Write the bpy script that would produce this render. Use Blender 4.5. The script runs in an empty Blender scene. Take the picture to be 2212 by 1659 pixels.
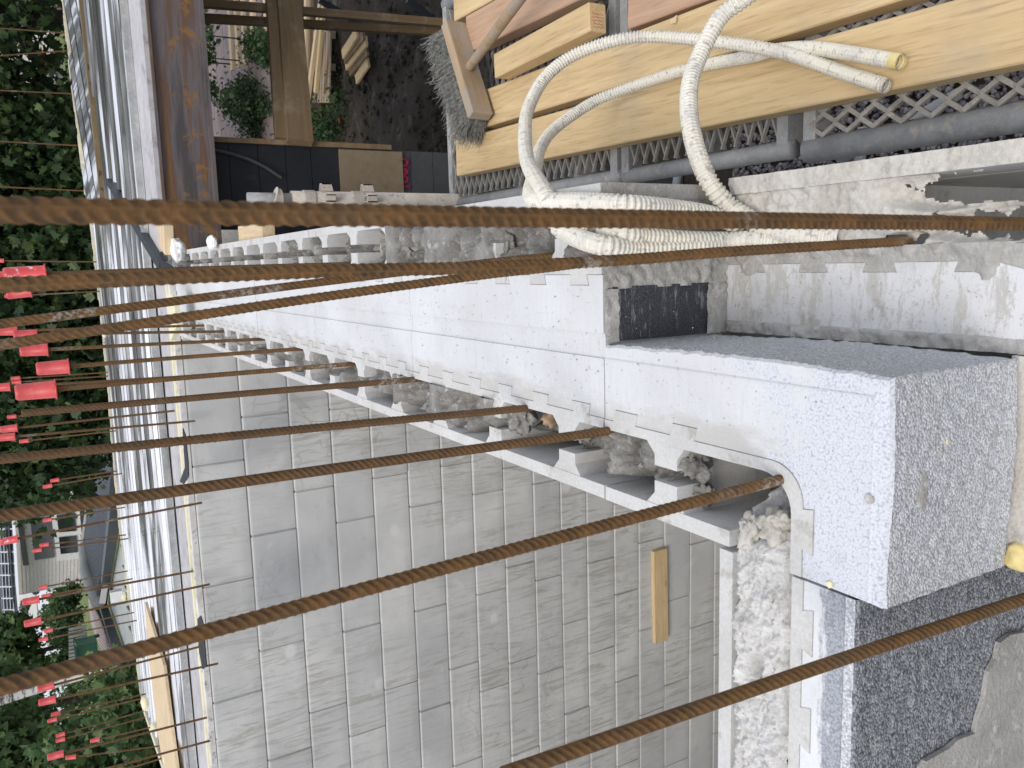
import bpy, bmesh, math, random
import numpy as np
from mathutils import Vector, Matrix, noise
random.seed(7); rng = np.random.default_rng(7)
S = bpy.context.scene; COL = S.collection
# ------------------------------------------------------------------ camera
PIT, ROL, YAW, FPX, EYE = 0.518083847, 0.112756556, -0.168522773, 1790.0, 0.6
_F = Vector((math.sin(YAW)*math.cos(PIT), math.cos(YAW)*math.cos(PIT), -math.sin(PIT)))
_Rr = Vector((math.cos(YAW), -math.sin(YAW), 0)); _U = _Rr.cross(_F)
_R = -math.cos(ROL)*_U - math.sin(ROL)*_Rr
_D = math.sin(ROL)*_U - math.cos(ROL)*_Rr
cam_d = bpy.data.cameras.new('camera'); cam = bpy.data.objects.new('camera', cam_d); COL.objects.link(cam)
cam.matrix_world = Matrix(((_R.x, -_D.x, -_F.x, 0), (_R.y, -_D.y, -_F.y, 0), (_R.z, -_D.z, -_F.z, EYE), (0, 0, 0, 1)))
cam_d.sensor_width = 36; cam_d.lens = FPX/2212*36; cam_d.clip_start = .02; cam_d.clip_end = 500
cam_d.dof.use_dof = True; cam_d.dof.focus_distance = 1.5; cam_d.dof.aperture_fstop = 22
S.camera = cam
# ------------------------------------------------------------------ world + sun
W = bpy.data.worlds.new('World'); S.world = W; W.use_nodes = True
nt = W.node_tree; bg = nt.nodes['Background']
sky = nt.nodes.new('ShaderNodeTexSky'); sky.sky_type = 'NISHITA'; sky.sun_disc = False
sky.sun_elevation = math.radians(58); sky.sun_rotation = math.radians(200)
sky.dust_density = 6; sky.air_density = 1.0; sky.ozone_density = 1.5
mx = nt.nodes.new('ShaderNodeMix'); mx.data_type = 'RGBA'; mx.inputs[0].default_value = .72
nt.links.new(sky.outputs[0], mx.inputs[6]); mx.inputs[7].default_value = (7.6, 8.0, 8.8, 1)
nt.links.new(mx.outputs[2], bg.inputs[0]); bg.inputs[1].default_value = .13
sun_d = bpy.data.lights.new('sun', 'SUN'); sun_d.energy = 1.5; sun_d.angle = math.radians(22); sun_d.color = (1, .95, .88)
sun = bpy.data.objects.new('sun', sun_d); COL.objects.link(sun)
sun.rotation_euler = (math.radians(32), 0, math.radians(-20))
S.view_settings.view_transform = 'Standard'; S.view_settings.look = 'None'
S.view_settings.exposure = 0.10; S.view_settings.gamma = 1; S.view_settings.use_curve_mapping = False
S.cycles.max_bounces = 8
# ------------------------------------------------------------------ helpers
def ray(x, y): return _F + _R*((x-1106)/FPX) + _D*((y-829.5)/FPX)
def atz(x, y, z=0.):
    d = ray(x, y); return Vector((0, 0, EYE)) + d*((z-EYE)/d.z)
def aty(x, y, Y):
    d = ray(x, y); return Vector((0, 0, EYE)) + d*(Y/d.y)
V = Vector
def link(name, me, mat, parent=None):
    o = bpy.data.objects.new(name, me); COL.objects.link(o)
    if mat is not None and not me.materials: me.materials.append(mat)
    if parent: o.parent = parent
    return o
def tag(o, label, cat, group=None, kind=None):
    if label: o['label'] = label
    if cat: o['category'] = cat
    if group: o['group'] = group
    if kind: o['kind'] = kind
    return o
def thing(name, label, cat, loc=(0, 0, 0), group=None):
    o = bpy.data.objects.new(name, None); COL.objects.link(o); o.location = loc
    return tag(o, label, cat, group)
class MB:
    def __init__(s): s.v = []; s.f = []
    def add(s, vs, fs):
        b = len(s.v); s.v += [tuple(p) for p in vs]; s.f += [tuple(i+b for i in f) for f in fs]; return s
    def box(s, x0, x1, y0, y1, z0, z1):
        return s.add([(x0,y0,z0),(x1,y0,z0),(x1,y1,z0),(x0,y1,z0),(x0,y0,z1),(x1,y0,z1),(x1,y1,z1),(x0,y1,z1)],
                     [(3,2,1,0),(4,5,6,7),(0,1,5,4),(1,2,6,5),(2,3,7,6),(3,0,4,7)])
    def prism(s, poly, z0, z1):
        a = sum(poly[i][0]*poly[(i+1) % len(poly)][1]-poly[(i+1) % len(poly)][0]*poly[i][1] for i in range(len(poly)))
        if a < 0: poly = poly[::-1]
        n = len(poly)
        return s.add([(x, y, z0) for x, y in poly]+[(x, y, z1) for x, y in poly],
                     [tuple(range(n-1, -1, -1)), tuple(range(n, 2*n))]+[(i, (i+1) % n, n+(i+1) % n, n+i) for i in range(n)])
    def slab(s, pts, off):
        """polygon pts (3d) thickened by vector off"""
        n = len(pts); off = V(off)
        return s.add([V(p) for p in pts]+[V(p)+off for p in pts],
                     [tuple(range(n-1, -1, -1)), tuple(range(n, 2*n))]+[(i, (i+1) % n, n+(i+1) % n, n+i) for i in range(n)])
    def bar(s, a, b, w, h, up=(0, 0, 1)):
        a = V(a); b = V(b); d = (b-a).normalized(); sd = d.cross(V(up)).normalized(); u = sd.cross(d)
        q = [sd*(-w/2)+u*(-h/2), sd*(w/2)+u*(-h/2), sd*(w/2)+u*(h/2), sd*(-w/2)+u*(h/2)]
        return s.add([a+i for i in q]+[b+i for i in q], [(0,1,2,3),(7,6,5,4),(0,4,5,1),(1,5,6,2),(2,6,7,3),(3,7,4,0)])
    def tube(s, pts, r, n=10, cap=True):
        pts = [V(p) for p in pts]; rs = r if isinstance(r, (list, tuple, np.ndarray)) else [r]*len(pts)
        b = len(s.v); t0 = (pts[1]-pts[0]).normalized()
        u = t0.orthogonal().normalized()
        for i, p in enumerate(pts):
            t = (pts[min(i+1, len(pts)-1)]-pts[max(i-1, 0)]).normalized()
            u = (u-t*u.dot(t)).normalized(); w = t.cross(u)
            for k in range(n):
                a = 2*math.pi*k/n; s.v.append(tuple(p+(u*math.cos(a)+w*math.sin(a))*rs[i]))
        for i in range(len(pts)-1):
            for k in range(n):
                s.f.append((b+i*n+k, b+i*n+(k+1) % n, b+(i+1)*n+(k+1) % n, b+(i+1)*n+k))
        if cap: s.f.append(tuple(b+k for k in range(n-1, -1, -1))); s.f.append(tuple(b+(len(pts)-1)*n+k for k in range(n)))
        return s
    def mesh(s, name, smooth=False):
        me = bpy.data.meshes.new(name); me.from_pydata(s.v, [], s.f)
        if smooth: me.polygons.foreach_set('use_smooth', [True]*len(me.polygons))
        me.update(); return me
    def build(s, name, mat, parent=None, smooth=False): return link(name, s.mesh(name, smooth), mat, parent)
def cbox_mesh(name, l, w, h, c=.002, seg=1):
    bm = bmesh.new(); bmesh.ops.create_cube(bm, size=1)
    for v in bm.verts: v.co = V((v.co.x*l, v.co.y*w, v.co.z*h))
    if c: bmesh.ops.bevel(bm, geom=bm.edges[:], offset=c, segments=seg, affect='EDGES')
    me = bpy.data.meshes.new(name); bm.to_mesh(me); bm.free(); return me
def timber(name, A, B, w, h, mat, parent=None, up=(0, 0, 1), c=.002):
    """plank with local x along A->B; w across, h along up"""
    A = V(A); B = V(B); d = (B-A).normalized(); sd = V(up).cross(d).normalized(); u = d.cross(sd)
    o = link(name, cbox_mesh(name, (B-A).length, w, h, c), mat, parent)
    m = Matrix((d, sd, u)).transposed().to_4x4(); m.translation = (A+B)/2
    o.matrix_world = m; return o
def grid_mesh(name, x0, x1, y0, y1, step, fz, mat, parent=None, skip=None):
    nx = max(2, int((x1-x0)/step)+1); ny = max(2, int((y1-y0)/step)+1)
    xs = np.linspace(x0, x1, nx); ys = np.linspace(y0, y1, ny)
    v = [(x, y, fz(x, y)) for y in ys for x in xs]
    f = [(j*nx+i, j*nx+i+1, (j+1)*nx+i+1, (j+1)*nx+i) for j in range(ny-1) for i in range(nx-1)]
    if skip: f = [q for q in f if not skip(v[q[0]][0], v[q[0]][1])]
    me = bpy.data.meshes.new(name); me.from_pydata(v, [], f)
    me.polygons.foreach_set('use_smooth', [True]*len(f)); me.update()
    return link(name, me, mat, parent)
def nz(x, y, z=0., s=1.): return noise.noise(V((x*s, y*s, z)))
def fr(x, y, s, o=3, seed=0.): return noise.fractal(V((x*s, y*s, seed)), 1.0, 2.1, o)
# ------------------------------------------------------------------ materials
class NM:
    def __init__(s, name, rough=.8, metal=0., spec=.3):
        s.m = bpy.data.materials.new(name); s.m.use_nodes = True; s.t = s.m.node_tree; s.b = s.t.nodes['Principled BSDF']
        s.b.inputs['Roughness'].default_value = rough; s.b.inputs['Metallic'].default_value = metal
        s.b.inputs['Specular IOR Level'].default_value = spec; s.co = None; s.bump = None
    def n(s, typ, **k):
        x = s.t.nodes.new(typ)
        for a, v in k.items(): setattr(x, a, v)
        return x
    def l(s, a, b): s.t.links.new(a, b)
    def coord(s, world=True, scale=(1, 1, 1), rot=(0, 0, 0)):
        src = s.n('ShaderNodeNewGeometry').outputs['Position'] if world else s.n('ShaderNodeTexCoord').outputs['Object']
        mp = s.n('ShaderNodeMapping'); mp.inputs['Scale'].default_value = scale; mp.inputs['Rotation'].default_value = rot
        s.l(src, mp.inputs[0]); return mp.outputs[0]
    def noise(s, co, scale, det=5, rough=.6, dist=0.):
        x = s.n('ShaderNodeTexNoise'); x.inputs['Scale'].default_value = scale; x.inputs['Detail'].default_value = det
        x.inputs['Roughness'].default_value = rough; x.inputs['Distortion'].default_value = dist; s.l(co, x.inputs['Vector']); return x.outputs['Fac']
    def vor(s, co, scale, feat='F1', out='Distance', rand=1.):
        x = s.n('ShaderNodeTexVoronoi'); x.feature = feat; x.inputs['Scale'].default_value = scale
        x.inputs['Randomness'].default_value = rand; s.l(co, x.inputs['Vector']); return x.outputs[out]
    def ramp(s, fac, stops, interp='LINEAR'):
        x = s.n('ShaderNodeValToRGB'); x.color_ramp.interpolation = interp
        e = x.color_ramp.elements
        while len(e) < len(stops): e.new(.5)
        for i, (p, c) in enumerate(stops):
            e[i].position = p; e[i].color = (c, c, c, 1) if isinstance(c, (int, float)) else (*c, 1)
        s.l(fac, x.inputs[0]); return x.outputs[0]
    def mix(s, fac, a, b, mode='MIX'):
        x = s.n('ShaderNodeMix'); x.data_type = 'RGBA'; x.blend_type = mode
        for i, q in ((0, fac), (6, a), (7, b)):
            if isinstance(q, (int, float)): x.inputs[i].default_value = q if i == 0 else (q, q, q, 1)
            elif isinstance(q, tuple): x.inputs[i].default_value = (*q, 1)
            else: s.l(q, x.inputs[i])
        return x.outputs[2]
    def math(s, op, a, b=0.):
        x = s.n('ShaderNodeMath'); x.operation = op
        for i, q in ((0, a), (1, b)):
            if isinstance(q, (int, float)): x.inputs[i].default_value = q
            else: s.l(q, x.inputs[i])
        return x.outputs[0]
    def sep(s, co):
        x = s.n('ShaderNodeSeparateXYZ'); s.l(co, x.inputs[0]); return x.outputs
    def rand(s): return s.n('ShaderNodeObjectInfo').outputs['Random']
    def col(s, c):
        if isinstance(c, tuple): s.b.inputs['Base Color'].default_value = (*c, 1)
        else: s.l(c, s.b.inputs['Base Color'])
        return s
    def rough(s, c): s.l(c, s.b.inputs['Roughness']); return s
    def bmp(s, h, strength=.5, dist=.002):
        x = s.n('ShaderNodeBump'); x.inputs['Strength'].default_value = strength; x.inputs['Distance'].default_value = dist
        s.l(h, x.inputs['Height'])
        if s.bump: s.l(s.bump.outputs[0], x.inputs['Normal'])
        s.bump = x; s.l(x.outputs[0], s.b.inputs['Normal']); return s
def mottled(name, c0, c1, scale=6, fine=80, bump=.4, dist=.001, rough=.85, c2=None, spec=.3, world=True, metal=0.):
    m = NM(name, rough, metal, spec); co = m.coord(world)
    f = m.noise(co, scale, 6, .65); c = m.mix(m.ramp(f, [(.35, 0.), (.65, 1.)]), c0, c1)
    if c2: c = m.mix(m.ramp(m.noise(co, scale*2.3, 5, .7), [(.56, 0.), (.66, 1.)]), c, c2)
    f2 = m.noise(co, fine, 4, .7); c = m.mix(.25, c, m.ramp(f2, [(.3, .25), (.7, 1.)]), 'MULTIPLY')
    m.col(c); m.bmp(f2, bump, dist); return m.m
def rust_mat(name, seed=0.):
    m = NM(name, .8, 0., .25); co = m.coord(True)
    f = m.noise(co, 60+seed, 6, .7); g = m.noise(co, 420, 3, .6)
    c = m.ramp(f, [(.28, (.05, .038, .026)), (.45, (.115, .068, .032)), (.6, (.18, .095, .038)), (.75, (.28, .15, .055))])
    c = m.mix(m.ramp(m.noise(co, 14, 3), [(.55, 0.), (.72, .6)]), c, (.12, .09, .06))
    c = m.mix(m.math('MULTIPLY', m.rand(), .55), c, (.075, .055, .042))
    sp = m.math('MULTIPLY', m.ramp(m.noise(co, 7, 3, .5), [(.60, 0.), (.66, 1.)]), m.ramp(m.noise(co, 160, 4, .7), [(.48, 0.), (.56, 1.)]))
    at = m.n('ShaderNodeAttribute'); at.attribute_name = 'rib'
    c = m.mix(m.math('MULTIPLY', at.outputs['Fac'], .75), c, (.27, .14, .052))
    c = m.mix(m.math('MULTIPLY', sp, .8), c, (.36, .33, .29))
    c = m.mix(.35, c, m.ramp(g, [(.35, .35), (.65, 1.)]), 'MULTIPLY')
    m.col(c); m.bmp(g, .5, .0004); return m.m
M = {}
M['rust'] = rust_mat('rebar_rust')
def wood_mat(name, c0, c1, dark=(.2, .12, .06), gray=.0, world=False):
    m = NM(name, .7, 0., .25); co = m.coord(world, (1.3, 22, 22)); raw = m.coord(world)
    rd = m.rand(); off = m.n('ShaderNodeVectorMath'); off.operation = 'ADD'
    cb = m.n('ShaderNodeCombineXYZ'); m.l(m.math('MULTIPLY', rd, 37.), cb.inputs[0]); m.l(m.math('MULTIPLY', rd, 91.), cb.inputs[2])
    m.l(co, off.inputs[0]); m.l(cb.outputs[0], off.inputs[1]); co2 = off.outputs[0]
    g = m.noise(co2, 1.6, 5, .55, 1.2); fine = m.noise(co2, 9, 4, .6)
    c = m.ramp(g, [(.3, c0), (.7, c1)])
    c = m.mix(m.ramp(fine, [(.52, 0.), (.72, .42)]), c, dark)
    c = m.mix(m.ramp(m.noise(raw, 5, 5, .7), [(.54, 0.), (.70, .45)]), c, (.40, .33, .25))
    kc = m.coord(world, (3.2, 9, 9)); k = m.vor(kc, 1.0)
    c = m.mix(m.ramp(k, [(.05, .85), (.13, 0.)]), c, (.25, .12, .05))
    if gray: c = m.mix(m.ramp(m.noise(raw, 9, 6, .7), [(.45, 0.), (.6, gray)]), c, (.33, .31, .28))
    m.col(c); m.bmp(fine, .25, .001); return m.m
M['wood'] = wood_mat('pine_wood', (.52, .375, .195), (.66, .505, .29))
M['wood_pink'] = wood_mat('pinkish_wood', (.42, .27, .18), (.52, .35, .24))
M['wood_pale'] = wood_mat('pale_wood', (.55, .42, .26), (.68, .54, .36))
M['wood_old'] = wood_mat('weathered_wood', (.30, .22, .14), (.42, .31, .2), gray=.7)
M['wood_shade'] = wood_mat('brown_wood', (.15, .105, .058), (.21, .15, .085))
M['cement'] = mottled('block_cement', (.54, .535, .52), (.63, .63, .62), 9, 260, .5, .0012, c2=(.44, .425, .39))
M['mortar'] = mottled('rough_mortar', (.36, .35, .33), (.50, .49, .47), 16, 190, .9, .0025, c2=(.58, .575, .56))
M['mortar_pale'] = mottled('pale_mortar', (.52, .49, .43), (.66, .64, .6), 18, 200, .9, .002, c2=(.44, .42, .38))
M['infill'] = mottled('concrete_infill', (.19, .182, .168), (.33, .32, .30), 22, 240, 1., .003, c2=(.46, .45, .43))
def eps_top(name, bead=.35):
    m = NM(name, .75, 0., .3); co = m.coord(True)
    y = m.sep(co)[1]
    v = m.vor(co, 430, rand=.9)
    base = m.mix(m.ramp(m.noise(co, 5, 5, .6), [(.35, 0.), (.65, 1.)]), (.56, .565, .575), (.635, .645, .665))
    sc = m.coord(True, (9, 90, 9)); st = m.noise(sc, 2, 5, .7)
    base = m.mix(m.ramp(st, [(.52, 0.), (.70, .45)]), base, (.50, .49, .46))
    sp = m.noise(co, 120, 2, .5); base = m.mix(m.ramp(sp, [(.66, 0.), (.73, .5)]), base, (.36, .36, .36))
    base = m.mix(m.ramp(m.noise(co, 420, 3, .6), [(.60, 0.), (.72, .45)]), base, (.36, .355, .35))
    xx = m.math('MULTIPLY', m.math('SUBTRACT', -.155, m.sep(co)[0]), 9.)
    xm = m.math('ADD', xx, m.math('MULTIPLY', m.noise(m.coord(True, (22, 7, 9)), 1.4, 6, .75), 1.))
    base = m.mix(m.ramp(xm, [(.60, 0.), (.80, .75)]), base, (.47, .455, .42))
    base = m.mix(m.ramp(m.noise(m.coord(True, (14, 4, 9)), 1.7, 7, .8, .4), [(.57, 0.), (.66, .55)]), base, (.50, .485, .45))
    beads = m.ramp(v, [(.0, (.65, .67, .715)), (.6, (.54, .56, .61)), (.9, (.36, .38, .43))])
    msk = m.math('ADD', m.math('MULTIPLY', y, -5.5), m.math('MULTIPLY', m.noise(co, 14, 4, .7), 2.2))
    msk = m.ramp(msk, [(.0, 0.), (.02, 0.)]) if bead <= 0 else m.n('ShaderNodeMapRange')
    if bead > 0:
        m.l(m.math('ADD', m.math('MULTIPLY', y, -5.5), m.math('MULTIPLY', m.noise(co, 14, 4, .7), 2.2)), msk.inputs[0])
        msk.inputs[1].default_value = -2.05; msk.inputs[2].default_value = -1.7; msk = m.math('MULTIPLY', msk.outputs[0], m.math('GREATER_THAN', m.sep(co)[2], -.1))
    c = m.mix(msk, base, beads)
    m.col(c); m.bmp(m.noise(co, 180, 3), .25, .0008); m.bmp(v, .15, .001); return m.m
M['eps_top'] = eps_top('white_insulation', .35)
def eps_low():
    m = NM('dirty_white_insulation', .8, 0., .3); co = m.coord(True)
    c = m.mix(m.ramp(m.noise(co, 9, 5, .6), [(.4, 0.), (.6, 1.)]), (.55, .555, .565), (.64, .645, .66))
    c = m.mix(m.ramp(m.noise(m.coord(True, (10, 34, 10)), 1.6, 7, .8, .3), [(.50, 0.), (.58, .8)]), c, (.43, .42, .385))
    c = m.mix(m.ramp(m.noise(co, 26, 6, .8), [(.56, 0.), (.64, .7)]), c, (.36, .345, .31))
    c = m.mix(m.ramp(m.noise(co, 300, 2, .6), [(.60, 0.), (.7, .5)]), c, (.40, .40, .40))
    m.col(c); m.bmp(m.noise(co, 200, 4), .35, .001); return m.m
M['eps_low'] = eps_low()
def eps_face(name, lo, hi, mid, smear=0., sc=390, smc=(.5, .5, .48)):
    m = NM(name, .7, 0., .35); co = m.coord(True); v = m.vor(co, sc, rand=1.); cc = m.vor(co, sc, out='Color')
    c = m.mix(m.ramp(m.sep(cc)[0], [(.25, 0.), (.85, 1.)]), mid, hi)
    c = m.mix(m.ramp(v, [(.42, 0.), (.80, 1.)]), c, lo)
    if smear: c = m.mix(m.ramp(m.noise(m.coord(True, (3, 3, 16)), 9, 7, .75), [(.55, 0.), (.64, smear)]), c, smc)
    m.col(c); m.bmp(m.math('MULTIPLY', v, -1.), .8, .0016); m.bmp(m.noise(co, 40, 4), .3, .003); return m.m
M['eps_grey'] = eps_face('grey_bead_insulation', (.33, .34, .36), (.66, .67, .70), (.48, .50, .54), .75)
M['eps_dark'] = eps_face('dark_bead_insulation', (.09, .097, .11), (.36, .38, .41), (.20, .21, .235), .35)
M['eps_black'] = eps_face('black_bead_insulation', (.03, .033, .04), (.07, .075, .09), (.045, .05, .06), .85, 500, (.24, .25, .27))
M['red'] = mottled('red_plastic', (.55, .05, .055), (.64, .085, .085), 30, 200, .1, .0004, .45, c2=(.70, .12, .11), spec=.5)
M['redwhite'] = mottled('splashed_red_plastic', (.62, .05, .06), (.68, .075, .08), 30, 200, .1, .0004, .45, c2=(.75, .68, .64), spec=.5)
M['galv'] = mottled('galvanised_steel', (.30, .31, .315), (.42, .425, .425), 14, 120, .3, .0006, .6, c2=(.50, .47, .42), spec=.4, metal=.1)
M['galv_dirty'] = mottled('mortar_splashed_steel', (.46, .42, .37), (.58, .53, .47), 22, 150, .6, .001, .8, c2=(.28, .28, .27))
M['mesh_dirty'] = mottled('dirty_mesh_steel', (.26, .25, .235), (.38, .365, .34), 30, 150, .6, .001, .8, c2=(.46, .42, .36))
M['foam'] = mottled('yellow_foam', (.72, .56, .20), (.80, .68, .36), 30, 90, .3, .001, .7)
M['foam_pale'] = mottled('pale_yellow_foam', (.75, .70, .45), (.82, .78, .58), 12, 90, .3, .001, .8)
M['foam_white'] = mottled('white_foam', (.82, .82, .80), (.88, .88, .86), 12, 90, .3, .001, .8)
# ribbed hose
def hose_mat():
    m = NM('hose_plastic', .5, 0., .4); co = m.coord(True)
    c = m.mix(m.ramp(m.noise(co, 7, 4), [(.35, 0.), (.65, 1.)]), (.68, .65, .55), (.74, .72, .66))
    c = m.mix(m.ramp(m.noise(co, 120, 4, .6), [(.57, 0.), (.64, .75)]), c, (.33, .32, .31))
    c = m.mix(m.ramp(m.noise(co, 14, 5, .7), [(.48, 0.), (.64, .6)]), c, (.46, .445, .42))
    m.col(c); return m.m
M['hose'] = hose_mat()
# concrete wall blocks of the far wall
def block_mat():
    m = NM('wall_block', .8, 0., .3); co = m.coord(True); rd = m.rand()
    c = m.mix(rd, (.53, .535, .53), (.63, .63, .61))
    n1 = m.noise(co, 2.2, 5, .6); c = m.mix(m.ramp(n1, [(.36, .6), (.62, 0.)]), c, (.40, .405, .41))
    c = m.mix(m.ramp(m.noise(co, 3.3, 3, .5, .6), [(.60, 0.), (.74, .8)]), c, (.62, .62, .61))
    dr = m.coord(True, (16, 1, 1.5)); dm = m.ramp(m.noise(co, .8, 3, .5), [(.44, 0.), (.56, 1.)])
    c = m.mix(m.math('MULTIPLY', m.ramp(m.noise(dr, 2.2, 6, .75, .9), [(.50, 0.), (.60, .7)]), dm), c, (.33, .315, .275))
    c = m.mix(m.ramp(m.noise(co, 7.5, 5, .75, .3), [(.58, 0.), (.66, .35)]), c, (.38, .375, .36))
    c = m.mix(m.ramp(m.vor(m.coord(True, (1, 1, 1.3)), 2.6), [(.07, .8), (.13, 0.)]), c, (.66, .66, .65))
    rg = m.noise(co, 2.6, 2, .5, 1.5); rgm = m.math('MULTIPLY', m.ramp(rg, [(.49, 0.), (.5, 1.), (.51, 0.)]), m.ramp(m.noise(co, .9, 3, .5), [(.54, 0.), (.62, .42)])); c = m.mix(rgm, c, (.27, .245, .2))
    c = m.mix(m.ramp(m.noise(co, 90, 3, .7), [(.66, 0.), (.74, .6)]), c, (.25, .25, .25))
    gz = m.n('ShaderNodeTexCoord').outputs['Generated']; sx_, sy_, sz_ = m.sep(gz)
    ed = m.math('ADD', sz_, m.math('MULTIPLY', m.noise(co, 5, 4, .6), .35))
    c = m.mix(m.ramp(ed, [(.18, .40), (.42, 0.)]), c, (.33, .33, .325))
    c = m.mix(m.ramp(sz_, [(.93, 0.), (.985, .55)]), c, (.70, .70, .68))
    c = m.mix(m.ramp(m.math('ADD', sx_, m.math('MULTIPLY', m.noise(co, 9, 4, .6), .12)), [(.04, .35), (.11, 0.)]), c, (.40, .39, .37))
    m.col(c); m.bmp(m.noise(co, 60, 5, .7), .25, .0015); return m.m
M['block'] = block_mat()
M['joint'] = mottled('joint_mortar', (.36, .355, .34), (.46, .455, .44), 6, 60, .3, .001)
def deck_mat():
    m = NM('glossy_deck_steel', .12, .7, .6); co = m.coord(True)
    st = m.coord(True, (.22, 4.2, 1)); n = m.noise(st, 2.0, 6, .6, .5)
    wx = m.math('MULTIPLY', m.sep(co)[0], .022); n = m.math('SUBTRACT', n, wx)  # more of the dark painted reflections towards the right
    c = m.ramp(n, [(.40, (.07, .072, .064)), (.485, (.22, .22, .215)), (.53, (.62, .63, .65)), (.62, (.80, .81, .84))])  # tree and sky reflections painted into the colour as dark and bright streaks
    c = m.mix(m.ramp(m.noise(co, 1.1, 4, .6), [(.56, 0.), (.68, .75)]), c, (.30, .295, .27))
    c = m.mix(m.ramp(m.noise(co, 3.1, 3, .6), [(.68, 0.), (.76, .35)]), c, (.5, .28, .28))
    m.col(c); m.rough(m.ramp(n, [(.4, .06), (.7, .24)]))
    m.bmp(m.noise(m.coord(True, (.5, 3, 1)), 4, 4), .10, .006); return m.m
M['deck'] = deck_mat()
M['edge_conc'] = mottled('speckled_concrete', (.42, .41, .42), (.52, .51, .52), 5, 26, .2, .001, c2=(.3, .3, .31))
def beam_mat():
    m = NM('rusty_beam_steel', .6, .1, .4); st = m.coord(True, (.6, 1, 7)); co = m.coord(True)
    c = m.ramp(m.noise(st, 2.2, 5, .6), [(.36, (.07, .062, .064)), (.46, (.135, .118, .122)), (.54, (.12, .072, .052)), (.64, (.20, .105, .04))])
    c = m.mix(m.ramp(m.noise(co, 9, 6, .7), [(.56, 0.), (.62, .8)]), c, (.25, .13, .035))
    m.col(c); m.bmp(m.noise(co, 70, 4), .2, .001); return m.m
M['beam'] = beam_mat()
M['tar'] = mottled('black_membrane', (.012, .014, .018), (.022, .024, .03), 3, 40, .1, .001, .55, c2=(.03, .032, .036))
M['tar_grey'] = mottled('grey_membrane', (.055, .06, .062), (.08, .085, .085), 3, 40, .1, .001, .6)
M['ply'] = mottled('plywood', (.20, .155, .10), (.25, .195, .13), 3, 40, .1, .001, .7, c2=(.17, .13, .085))
M['paint_pink'] = mottled('pink_paint', (.24, .015, .05), (.30, .02, .07), 30, 200, 0.1, .0004)
M['soil'] = mottled('dark_soil', (.035, .029, .024), (.075, .062, .05), 1.6, 25, .9, .03, .95, c2=(.11, .10, .085))
M['grass'] = mottled('lawn_grass', (.09, .13, .035), (.17, .20, .065), .8, 12, .8, .05, .9, c2=(.16, .12, .06))
M['paver'] = mottled('paving_stone', (.26, .21, .20), (.34, .28, .265), 2, 30, .3, .003, .9)
M['pavejoint'] = mottled('paving_joint', (.08, .065, .06), (.11, .09, .08), 4, 30, .3, .003, .9)
def gravel_mat():
    m = NM('gravel_stone', .9, 0., .25); v = m.vor(m.coord(True), 38, out='Color')
    m.col(m.ramp(m.sep(v)[0], [(0., (.11, .10, .105)), (.5, (.19, .175, .18)), (1., (.29, .27, .27))])); return m.m
M['gravel'] = gravel_mat()
def leaf_mat(name, a, b, c_):
    m = NM(name, .55, 0., .4); v = m.vor(m.coord(True), 7, out='Color')
    c = m.ramp(m.sep(v)[1], [(0., a), (.75, b), (1., c_)])
    m.col(c); tr = m.n('ShaderNodeBsdfTranslucent'); m.l(c, tr.inputs[0]); ms = m.n('ShaderNodeMixShader'); ms.inputs[0].default_value = .3
    out = m.t.nodes['Material Output']; m.l(m.b.outputs[0], ms.inputs[1]); m.l(tr.outputs[0], ms.inputs[2]); m.l(ms.outputs[0], out.inputs[0]); return m.m
M['leaf'] = leaf_mat('maple_leaf', (.022, .048, .017), (.048, .092, .030), (.11, .165, .045))
M['leaf2'] = leaf_mat('bush_leaf', (.045, .09, .03), (.09, .16, .055), (.17, .23, .08))
M['weed'] = leaf_mat('weed_leaf', (.02, .045, .015), (.04, .085, .025), (.08, .14, .04))
M['bark'] = mottled('dark_bark', (.035, .028, .022), (.07, .055, .045), 8, 60, .8, .01, .95)
def birch():
    m = NM('birch_bark', .8); co = m.coord(True, (1, 1, 5)); 
    m.col(m.mix(m.ramp(m.noise(co, 2.5, 5, .7), [(.5, 0.), (.56, 1.)]), (.72, .70, .66), (.10, .09, .08))); return m.m
M['birch'] = birch()
M['siding'] = mottled('white_siding', (.72, .69, .67), (.78, .75, .73), 1, 10, .1, .002, .7)
M['white'] = mottled('white_paint', (.86, .86, .85), (.88, .88, .87), 2, 10, .1, .001, .6)
M['glass'] = mottled('dark_glass', (.02, .025, .03), (.04, .045, .05), .6, 3, 0., .001, .08, spec=.8)
M['greypanel'] = mottled('grey_panel', (.14, .15, .165), (.18, .19, .20), 1, 8, .1, .001, .7)
M['roofdark'] = mottled('dark_roof_metal', (.05, .06, .08), (.075, .085, .105), 2, 20, .1, .001, .4, spec=.5)
M['fascia'] = mottled('dark_fascia', (.03, .038, .048), (.042, .05, .06), 2, 20, .1, .001, .45)
M['sheet'] = mottled('pale_roof_sheet', (.34, .37, .36), (.42, .45, .43), .8, 10, .1, .002, .5)
M['redwall'] = mottled('red_boards', (.38, .04, .045), (.44, .055, .055), 2, 10, .1, .001, .7)
M['brownroof'] = mottled('brown_roof', (.16, .13, .125), (.2, .165, .155), 2, 10, .1, .001, .8)
M['orange'] = mottled('orange_paint', (.65, .28, .03), (.7, .33, .05), 2, 10, .1, .001, .7)
M['greenbin'] = mottled('green_plastic', (.01, .09, .05), (.015, .12, .065), 3, 20, .1, .001, .4, spec=.5)
M['greyfence'] = mottled('grey_fence', (.28, .29, .28), (.34, .35, .34), 3, 20, .1, .001, .8)
def bristle_mat():
    m = NM('grey_bristle', .7, 0., .3); m.col(m.mix(m.ramp(m.noise(m.coord(True), 90, 2), [(.35, 0.), (.65, 1.)]), (.16, .165, .155), (.42, .42, .40))); return m.m
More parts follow.
